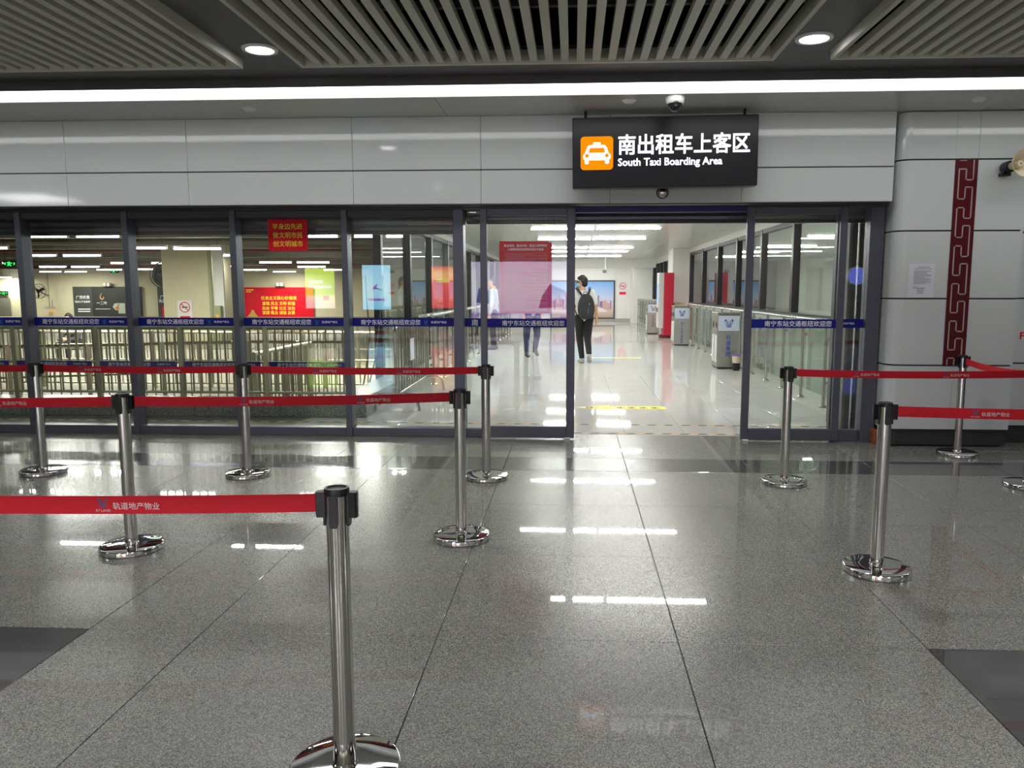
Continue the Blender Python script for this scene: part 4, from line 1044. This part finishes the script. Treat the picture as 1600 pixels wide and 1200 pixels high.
# red stickers on the glass
a, b = P(418, 343, 7.499), P(481, 392, 7.499); g = empty('red_sticker', ((a.x + b.x) / 2, 7.499, b.z), 'small red sticker with three lines of yellow characters on a pane', 'sticker')
MB().box(a.x, b.x, 7.4975, 7.4995, b.z, a.z).build('sheet', 'red', g)
t = MB(); W_, H_ = b.x - a.x, a.z - b.z
for k, s in enumerate(('学身边先进', '做文明市民', '创文明城市')): put_text(t, s, ((a.x + b.x) / 2, 7.4968, a.z - H_ * (.22 + .275 * k)), UX, UZ, width=W_ * .76, center=True, bold=.01)
t.build('lettering', 'yellow_text', g)
a, b = P(780, 377, 7.371), P(862, 490, 7.371); g = empty('red_notice_poster', ((a.x + b.x) / 2, 7.371, b.z), 'large red notice poster on the left sliding door leaf', 'poster')
W_, H_ = b.x - a.x, a.z - b.z
MB().prism([(0, 0), (W_, 0), (W_, H_ * .975), (W_ * .9, H_), (0, H_)], (a.x, 7.373, b.z), UX, UZ, (0, .002, 0)).build('sheet', 'red', g)
t = MB()
put_text(t, '重点场所、重点机构、重点人群等特定', (a.x + W_ * .5, 7.3722, a.z - H_ * .06), UX, UZ, width=W_ * .82, center=True, bold=.02)
put_text(t, '人群新冠肺炎疫情防控技术指南', (a.x + W_ * .5, 7.3722, a.z - H_ * .112), UX, UZ, width=W_ * .68, center=True, bold=.02)
t.build('title_lettering', 'white_text', g)
M['pink_ink'] = mat('pink_print', (226, 120, 140), .6)
t = MB(); rnd = random.Random(9); k = 0; z = a.z - H_ * .165
while z > b.z + H_ * .045:
    k += 1; x = a.x + W_ * (.09 if rnd.random() > .25 else .12); e = a.x + W_ * (.92 if rnd.random() > .3 else rnd.uniform(.4, .8))
    while x < e:
        w_ = rnd.uniform(.004, .014); t.box(x, min(x + w_, e), 7.3722, 7.3728, z - .0025, z + .0025); x += w_ + .002
    z -= .0088
t.build('printed_lines', 'pink_ink', g, kind='stuff')

# ================================================================== BEHIND THE CAMERA: what the glass mirrors
RY = -13.6; VY = 2 * 7.40 - RY
def light_box(px0, py0, px1, py1, stops, label, art=None, gain=1.0):
    a, b = P(px0, py0, VY), P(px1, py1, VY)
    x0, x1, z0, z1 = a.x, b.x, b.z, a.z
    g = empty('light_box', ((x0 + x1) / 2, RY, z0), label, 'light box')
    MB().bbox(x0 - .06, x1 + .06, RY - .25, RY - .005, z0 - .06, z1 + .06, .01).build('case', 'frame_dark', g)
    MB().box(x0, x1, RY - .005, RY, z0, z1).build('lit_print', gradient('lit_print', stops, z0, z1, L_ADS * gain), g)
    W, H = x1 - x0, z1 - z0
    for nm, rgb, polys in (art or []):
        t = MB()
        for p_ in polys: t.prism([(x * W, z * H) for x, z in p_], (x0, RY + .001, z0), UX, UZ, (0, .002, 0))
        t.build(nm, emis(nm, rgb, L_ADS * gain), g)
    if z0 > 3: [MB().tube([(x, RY - .1, z1), (x, RY - .1, 5.6)], .02, 6).build('hanger_rod', 'black', g) for x in (x0 + .2, x1 - .2)]
    elif z0 > .1: [MB().box(x - .04, x + .04, RY - .2, RY - .1, 0, z0).build('leg', 'black', g) for x in (x0 + .15, x1 - .15)]
bars = lambda y, h, a, b: [[(a, y), (b, y), (b, y + h), (a, y + h)]]
light_box(473, 419, 521, 482, [(0, (226, 190, 200)), (.28, (232, 226, 190)), (.36, (150, 200, 40)), (1, (190, 220, 60))], 'green poster light box across the hall, mirrored in the fourth pane',
          [('pale_print', (240, 246, 236), bars(.62, .09, .12, .62) + bars(.50, .08, .1, .9) + bars(.0, .2, .35, .5)), ('pink_print_block', (226, 120, 160), bars(.2, .12, .6, .8))])
light_box(563, 414, 609, 484, [(0, (120, 190, 225)), (.5, (170, 215, 235)), (1, (150, 205, 235))], 'pale blue poster light box across the hall, mirrored in the fifth pane',
          [('violet_print', (150, 110, 200), [[(.3, .45), (.55, .6), (.5, .5), (.75, .42), (.5, .46)]] + bars(.2, .05, .2, .8))])
light_box(672, 416, 708, 482, [(0, (200, 40, 50)), (.6, (210, 60, 60)), (.8, (225, 170, 90)), (1, (190, 40, 40))], 'red poster light box across the hall, mirrored beside the door post',
          [('yellow_print_block', (240, 210, 90), bars(.62, .1, .2, .8))])
light_box(735, 409, 887, 500, [(0, (110, 60, 170)), (.1, (130, 80, 190)), (.14, (225, 215, 245)), (.6, (235, 230, 250)), (1, (220, 210, 245))], 'wide lilac poster light box across the hall, mirrored in the door leaf',
          [('figure_print', (180, 120, 190), [[(.7, .2), (.95, .22), (.98, .5), (.82, .62), (.74, .42)]]), ('blue_print_block', (110, 130, 210), [[(.05, .3), (.2, .28), (.22, .5), (.08, .55)]]),
           ('pale_print', (245, 240, 255), bars(.03, .05, .08, .5) + bars(.03, .05, .55, .92))], .36)
# lit clock mirrored in the narrow pane
q = P(1340, 431, VY - 1); cy_ = RY + 1; g = empty('hall_clock', (q.x, cy_, 0), 'round lit clock on a stand across the hall, mirrored in the narrow pane', 'clock')
MB().lathe([(.001, 0), (.29, 0)], (q.x, cy_ + .001, q.z), 32, axis='Y').build('dial', emis('dial_glow', (120, 130, 255), 5.0), g)
MB().lathe([(.001, -.1), (.32, -.1), (.33, 0), (.31, .02), (.29, .02), (.29, .0)], (q.x, cy_, q.z), 32, axis='Y').build('case', 'white_plastic', g)
t = MB()
for k in range(12):
    a = 6.2832 * k / 12; t.box(q.x + .25 * math.sin(a) - .01, q.x + .25 * math.sin(a) + .01, cy_ + .002, cy_ + .006, q.z + .25 * math.cos(a) - .02, q.z + .25 * math.cos(a) + .02)
t.tube([(q.x, cy_ + .008, q.z), (q.x + .08, cy_ + .008, q.z - .13)], .012, 5).tube([(q.x, cy_ + .008, q.z), (q.x, cy_ + .008, q.z + .2)], .008, 5).build('hands', 'black', g)
MB().tube([(q.x, cy_ - .05, 0), (q.x, cy_ - .05, q.z - .3)], .04, 10).lathe([(.001, .02), (.25, .02), (.26, 0)], (q.x, cy_ - .05, 0), 20).build('stand', 'black', g)

# ================================================================== PEOPLE
_ico = None
def skin_mesh(V, E, rad, voxel=.009, smooth=4):
    """grow one closed surface over a jointed skeleton: tapered limbs between joints, melted together"""
    global _ico
    if _ico is None:
        b = bmesh.new(); bmesh.ops.create_icosphere(b, subdivisions=2, radius=1); _ico = [v.co.copy() for v in b.verts]; b.free()
    bm = bmesh.new()
    def ball(n):
        r = rad[n]; r = r if isinstance(r, tuple) else (r, r); c = Vector(V[n])
        return [bm.verts.new((c.x + v.x * r[0], c.y + v.y * r[1], c.z + v.z * min(r))) for v in _ico]
    for a, b in E:
        vs = ball(a) + ball(b)
        res = bmesh.ops.convex_hull(bm, input=vs)
        dead = {g for g in res['geom_interior'] + res['geom_unused'] if isinstance(g, bmesh.types.BMVert)}
        if dead: bmesh.ops.delete(bm, geom=list(dead), context='VERTS')
    bmesh.ops.recalc_face_normals(bm, faces=bm.faces[:])
    me = bpy.data.meshes.new('sk'); bm.to_mesh(me); bm.free()
    o = bpy.data.objects.new('sk', me); COL.objects.link(o)
    rm = o.modifiers.new('r', 'REMESH'); rm.mode = 'VOXEL'; rm.voxel_size = voxel; rm.use_smooth_shade = True
    sm = o.modifiers.new('m', 'SMOOTH'); sm.iterations = smooth; sm.factor = .5
    bpy.context.view_layer.update()
    res = bpy.data.meshes.new_from_object(o.evaluated_get(bpy.context.evaluated_depsgraph_get()))
    bpy.data.objects.remove(o); bpy.data.meshes.remove(me)
    return res
def person(loc, rotz, J, label, shirt, trousers, shoes, sleeve=.55, head_turn=0.0, extras=()):
    """J overrides default joints; faces +Y, its right side is +X"""
    D = dict(pelvis=(0, 0, .95), waist=(0, 0, 1.08), chest=(0, .0, 1.28), neck=(0, .0, 1.44), neck2=(0, .012, 1.51),
             shR=(.165, 0, 1.40), elR=(.21, -.02, 1.12), wrR=(.20, .06, .88), haR=(.20, .08, .80),
             shL=(-.165, 0, 1.40), elL=(-.21, -.02, 1.12), wrL=(-.20, .06, .88), haL=(-.20, .08, .80),
             hipR=(.085, 0, .90), knR=(.09, .02, .50), anR=(.09, 0, .09), toR=(.10, .15, .03),
             hipL=(-.085, 0, .90), knL=(-.09, .02, .50), anL=(-.09, 0, .09), toL=(-.10, .15, .03))
    D.update(J); V = {k: Vector(v) for k, v in D.items()}
    root = empty('person', loc, label, 'person'); root.rotation_euler = (0, 0, rotz)
    hc = V['neck2'] + Vector((0, .01, .115)); Rz = Matrix.Rotation(head_turn, 3, 'Z')
    def hp(x, y, z): return hc + Rz @ Vector((x, y, z))
    B = {k: V[k] for k in ('pelvis', 'waist', 'chest', 'neck', 'neck2', 'shR', 'elR', 'wrR', 'haR', 'shL', 'elL', 'wrL', 'haL', 'hipR', 'knR', 'anR', 'hipL', 'knL', 'anL')}
    B.update(jaw=hp(0, .02, -.06), mid=hp(0, 0, .02), crown=hp(0, -.012, .075), nose=hp(0, .112, -.02), chin=hp(0, .065, -.085), earR=hp(.088, -.005, -.01), earL=hp(-.088, -.005, -.01))
    rad = dict(pelvis=(.13, .09), waist=(.115, .08), chest=(.14, .095), neck=.066, neck2=.06, jaw=(.06, .07), mid=(.075, .092), crown=(.06, .075), nose=.013, chin=.03, earR=.018, earL=.018,
               shR=.055, elR=.04, wrR=.028, haR=.03, shL=.055, elL=.04, wrL=.028, haL=.03, hipR=.085, knR=.055, anR=.038, hipL=.085, knL=.055, anL=.038)
    E = [('pelvis', 'waist'), ('waist', 'chest'), ('chest', 'neck'), ('neck', 'neck2'), ('neck2', 'jaw'), ('jaw', 'mid'), ('mid', 'crown'), ('mid', 'nose'), ('jaw', 'chin'), ('mid', 'earR'), ('mid', 'earL'),
         ('chest', 'shR'), ('shR', 'elR'), ('elR', 'wrR'), ('wrR', 'haR'), ('chest', 'shL'), ('shL', 'elL'), ('elL', 'wrL'), ('wrL', 'haL'),
         ('pelvis', 'hipR'), ('hipR', 'knR'), ('knR', 'anR'), ('pelvis', 'hipL'), ('hipL', 'knL'), ('knL', 'anL')]
    for s in 'RL':
        w_, h_ = V['wr' + s], V['ha' + s]; d = (h_ - w_).normalized(); side = d.cross(Vector((1, 0, 0)) if abs(d.x) < .8 else Vector((0, 0, 1))).normalized(); curl = Vector((-1 if s == 'R' else 1, 0, 0))
        for k in range(4):
            o_ = side * (.027 - .018 * k); ln = (.062, .072, .067, .052)[k]
            B['f%s%da' % (s, k)] = h_ + o_ + d * (ln * .55); B['f%s%db' % (s, k)] = h_ + o_ + d * ln + curl * .016
            rad['f%s%da' % (s, k)] = .0088; rad['f%s%db' % (s, k)] = .008
            E += [('ha' + s, 'f%s%da' % (s, k)), ('f%s%da' % (s, k), 'f%s%db' % (s, k))]
        B['t%sa' % s] = h_ + side * .045 - d * .005 + curl * .01; B['t%sb' % s] = h_ + side * .055 + d * .03 + curl * .016
        rad['t%sa' % s] = .010; rad['t%sb' % s] = .009; E += [('ha' + s, 't%sa' % s), ('t%sa' % s, 't%sb' % s)]
    def put(name, me, m):
        me.materials.clear(); me.materials.append(m); o = bpy.data.objects.new(name, me); COL.objects.link(o); o.parent = root; me.name = name; return o
    put('body', skin_mesh(B, E, rad), M['skin'])
    slR = V['shR'].lerp(V['elR'], sleeve * 1.3 if sleeve < .75 else 1.0); slL = V['shL'].lerp(V['elL'], sleeve * 1.3 if sleeve < .75 else 1.0)
    T = dict(hem=V['pelvis'] + Vector((0, 0, .0)), pelvis=V['pelvis'] + Vector((0, 0, .05)), waist=V['waist'], chest=V['chest'], neck=V['neck'] - Vector((0, 0, .01)), shR=V['shR'], slR=slR, shL=V['shL'], slL=slL)
    tr = dict(hem=(.165, .12), pelvis=(.16, .118), waist=(.145, .105), chest=(.165, .118), neck=.066, shR=.076, slR=.066, shL=.076, slL=.066)
    TE = [('hem', 'pelvis'), ('pelvis', 'waist'), ('waist', 'chest'), ('chest', 'neck'), ('chest', 'shR'), ('shR', 'slR'), ('chest', 'shL'), ('shL', 'slL')]
    if sleeve > .75:
        T['cuR'], T['cuL'] = V['wrR'], V['wrL']; tr['cuR'] = tr['cuL'] = .042; TE += [('slR', 'cuR'), ('slL', 'cuL')]
    put('shirt', skin_mesh(T, TE, tr, .011, 3), shirt)
    G = dict(pelvis=V['pelvis'] + Vector((0, 0, .02)), hipR=V['hipR'], knR=V['knR'], anR=V['anR'] + Vector((0, 0, .02)), hipL=V['hipL'], knL=V['knL'], anL=V['anL'] + Vector((0, 0, .02)))
    put('trousers', skin_mesh(G, [('pelvis', 'hipR'), ('hipR', 'knR'), ('knR', 'anR'), ('pelvis', 'hipL'), ('hipL', 'knL'), ('knL', 'anL')], dict(pelvis=(.15, .11), hipR=.108, knR=.076, anR=.055, hipL=.108, knL=.076, anL=.055), .011, 3), trousers)
    for s in 'RL':
        a, t_ = V['an' + s], V['to' + s]; f = (t_ - a); fl = Vector((f.x, f.y, f.z)).normalized()
        heel = a - Vector((fl.x, fl.y, 0)) * .05 + Vector((0, 0, -.045))
        put('shoe', skin_mesh(dict(a=a + Vector((0, 0, .0)), h=heel, m=a.lerp(t_, .5) + Vector((0, 0, -.012)), t=t_), [('a', 'h'), ('a', 'm'), ('h', 'm'), ('m', 't')], dict(a=.05, h=.042, m=.045, t=(.044, .034)), .009, 2), shoes)
    hv = dict(a=hp(0, -.04, -.03), b=hp(0, -.025, .04), c=hp(0, -.005, .075), d=hp(0, .05, .085), e=hp(.05, -.03, .015), f=hp(-.05, -.03, .015))
    put('hair', skin_mesh(hv, [('a', 'b'), ('b', 'c'), ('c', 'd'), ('b', 'e'), ('b', 'f')], dict(a=(.074, .068), b=(.090, .090), c=(.078, .08), d=(.056, .032), e=.05, f=.05), .009, 3), M['hair'])
    for s in (-1, 1):
        e = MB().lathe([(.001, -.011), (.008, -.008), (.011, 0), (.008, .008), (.001, .011)], hp(s * .032, .082, .0), 8); me = e.mesh('eye', 'ink_black'); o = put('eye', me, M['ink_black'])
    mo = MB().tube([hp(-.022, .092, -.062), hp(0, .098, -.064), hp(.022, .092, -.062)], .005, 6).mesh('mouth', 'skin'); put('mouth', mo, mat('lips', (170, 100, 92), .5))
    for nm in extras:
        if nm == 'sunglasses':
            e = MB().tube([hp(.092, -.01, .012), hp(.085, .07, .012), hp(.03, .105, .006), hp(-.03, .105, .006), hp(-.085, .07, .012), hp(-.092, -.01, .012)], [.007, .013, .02, .02, .013, .007], 8); put(nm, e.mesh(nm, 'black'), M['black'])
        if nm == 'face_mask':
            put(nm, skin_mesh(dict(a=hp(0, .085, -.03), b=hp(0, .075, -.08), c=hp(.055, .045, -.05), d=hp(-.055, .045, -.05)), [('a', 'b'), ('a', 'c'), ('a', 'd')], dict(a=(.045, .035), b=(.04, .032), c=.03, d=.03), .008, 2), mat('mask_blue', (150, 196, 214), .7))
    return root, V
M['tee'] = mat('white_tee', (214, 218, 216), .8); M['black_cloth'] = mat('black_cloth', (20, 20, 23), .85); M['shoe_mix'] = mat('sneaker', (170, 164, 152), .6, var=.35, scale=25)
q = F(916, 568); W_X, W_Y = q.x - .05, q.y
man, mv = person((W_X, W_Y, 0), R(6), dict(pelvis=(0, 0, .93), waist=(-.01, .0, 1.07), chest=(-.02, .02, 1.27), neck=(-.03, .03, 1.43), neck2=(-.035, .05, 1.47), shR=(.15, .0, 1.38), elR=(.22, -.06, 1.12), wrR=(.245, .0, .88), haR=(.25, .03, .80),
        shL=(-.19, .03, 1.38), elL=(-.235, .04, 1.12), wrL=(-.16, .24, 1.05), haL=(-.10, .30, 1.07),
        hipR=(.085, 0, .89), knR=(.07, .0, .50), anR=(.075, -.22, .20), toR=(.10, -.10, .05), hipL=(-.085, 0, .89), knL=(-.07, .12, .50), anL=(-.02, .14, .085), toL=(-.05, .28, .03)),
        'man in white tee and black trousers walking away with a backpack', M['tee'], M['black_cloth'], M['shoe_mix'], head_turn=R(62), extras=('sunglasses', 'face_mask'))
# backpack on his back
bk = empty('backpack', (W_X, W_Y - .2, .9), 'black backpack worn by the walking man', 'backpack')
M['pack'] = mat('pack_black', (24, 24, 26), .7, var=.1, scale=30)
def pack_pt(x, y, z): return Vector((W_X + x, W_Y + y, z))
def ovoid(c, s, name, m, parent, p=2.6):
    s_ = MB(); n = 20; vs = []; fs = []
    sg_ = lambda v, e: math.copysign(abs(v) ** e, v)
    for i in range(13):
        ph = -math.pi / 2 + math.pi * i / 12
        for k in range(n):
            th = 2 * math.pi * k / n; e = 2 / p
            vs.append((c[0] + s[0] * sg_(math.cos(ph), e) * sg_(math.cos(th), e) * (1 - .22 * max(0, math.sin(ph))), c[1] + s[1] * sg_(math.cos(ph), e) * sg_(math.sin(th), e), c[2] + s[2] * sg_(math.sin(ph), e)))
    for i in range(12):
        for k in range(n): fs.append((i * n + k, i * n + (k + 1) % n, (i + 1) * n + (k + 1) % n, (i + 1) * n + k))
    s_.add(vs, fs, 0, True); return s_.build(name, m, parent)
ovoid(pack_pt(.035, -.21, 1.12), (.165, .10, .25), 'main_body', 'pack', bk)
ovoid(pack_pt(.05, -.30, 1.02), (.135, .045, .14), 'front_pocket', 'pack', bk)
MB().tube([pack_pt(.075, -.348, 1.10), pack_pt(.075, -.35, 1.0)], .006, 5).build('zip', 'steel', bk)
MB().tube([pack_pt(.09, -.322, 1.17), pack_pt(.10, -.322, 1.17)], .012, 6).build('badge', 'white_plastic', bk)
for s, x in ((-1, -.10), (1, .085)):
    MB().tube([pack_pt(x * .6 + .02, -.17, 1.33), pack_pt(x * 1.2, -.10, 1.44), pack_pt(x * 1.35 - .01, .02, 1.475), pack_pt(x * 1.45 - .01, .13, 1.40), pack_pt(x * 1.6 - .01, .15, 1.25), pack_pt(x * 1.9, .06, 1.05), pack_pt(x * 1.5 + .02, -.15, .95)], [.02, .024, .024, .024, .02, .012, .01], 8).build('shoulder_strap', 'pack', bk)
MB().tube([pack_pt(-.02, -.16, 1.36), pack_pt(-.01, -.18, 1.40), pack_pt(.05, -.18, 1.40), pack_pt(.06, -.16, 1.36)], .008, 6).build('grab_handle', 'pack', bk)
# two walkers seen through the door leaf
q = F(831, 557); M['navy_cloth'] = mat('navy_cloth', (42, 48, 78), .85); M['pale_shirt'] = mat('pale_shirt', (196, 200, 212), .8); M['grey_cloth'] = mat('grey_cloth', (52, 50, 60), .85); M['dark_shoe'] = mat('dark_shoe', (40, 38, 42), .6)
person((q.x, q.y, 0), R(200), dict(knR=(.15, .1, .50), anR=(.17, .2, .10), toR=(.18, .34, .04), knL=(-.12, .0, .5), anL=(-.14, -.2, .14), toL=(-.15, -.08, .03), elR=(.24, -.05, 1.13), elL=(-.24, .03, 1.13)),
       'walker in dark blue trousers seen through the left door leaf', M['pale_shirt'], M['navy_cloth'], M['dark_shoe'])
q = F(772, 546)
person((q.x, q.y, 0), R(85), dict(knR=(.09, .06, .50)), 'person in grey trousers beside the left door stile', M['pale_shirt'], M['grey_cloth'], M['dark_shoe'], sleeve=.9)
# seated figure far back in the queue hall
q = P(89, 500, 16.9)
person((q.x, 17.4, QZ), R(180), dict(pelvis=(0, -.1, .50), waist=(0, -.07, .62), chest=(0, .0, .80), neck=(0, .05, .93), neck2=(0, .08, .97), shR=(.165, .02, .89), elR=(.2, .12, .64), wrR=(.12, .3, .62), haR=(.08, .36, .64), shL=(-.165, .02, .89), elL=(-.2, .12, .64), wrL=(-.12, .3, .62), haL=(-.08, .36, .64),
       hipR=(.09, -.05, .50), knR=(.12, .36, .50), anR=(.12, .36, .09), toR=(.13, .52, .03), hipL=(-.09, -.05, .50), knL=(-.12, .36, .50), anL=(-.12, .36, .09), toL=(-.13, .52, .03)),
       'dark haired person sitting low behind the queue fences', M['grey_cloth'], M['black_cloth'], M['dark_shoe'], sleeve=.9)
g = empty('low_stool', (q.x, 17.5, QZ), 'round stool under the person behind the queue fences', 'stool')
MB().lathe([(.001, .395), (.15, .395), (.16, .38), (.15, .365), (.001, .365)], (q.x, 17.5, QZ), 20).build('seat', 'navy', g)
for k in range(4):
    a = math.pi / 4 + math.pi / 2 * k; MB().tube([(q.x + .1 * math.cos(a), 17.5 + .1 * math.sin(a), QZ + .37), (q.x + .14 * math.cos(a), 17.5 + .14 * math.sin(a), QZ)], .012, 6).build('leg', 'steel', g)
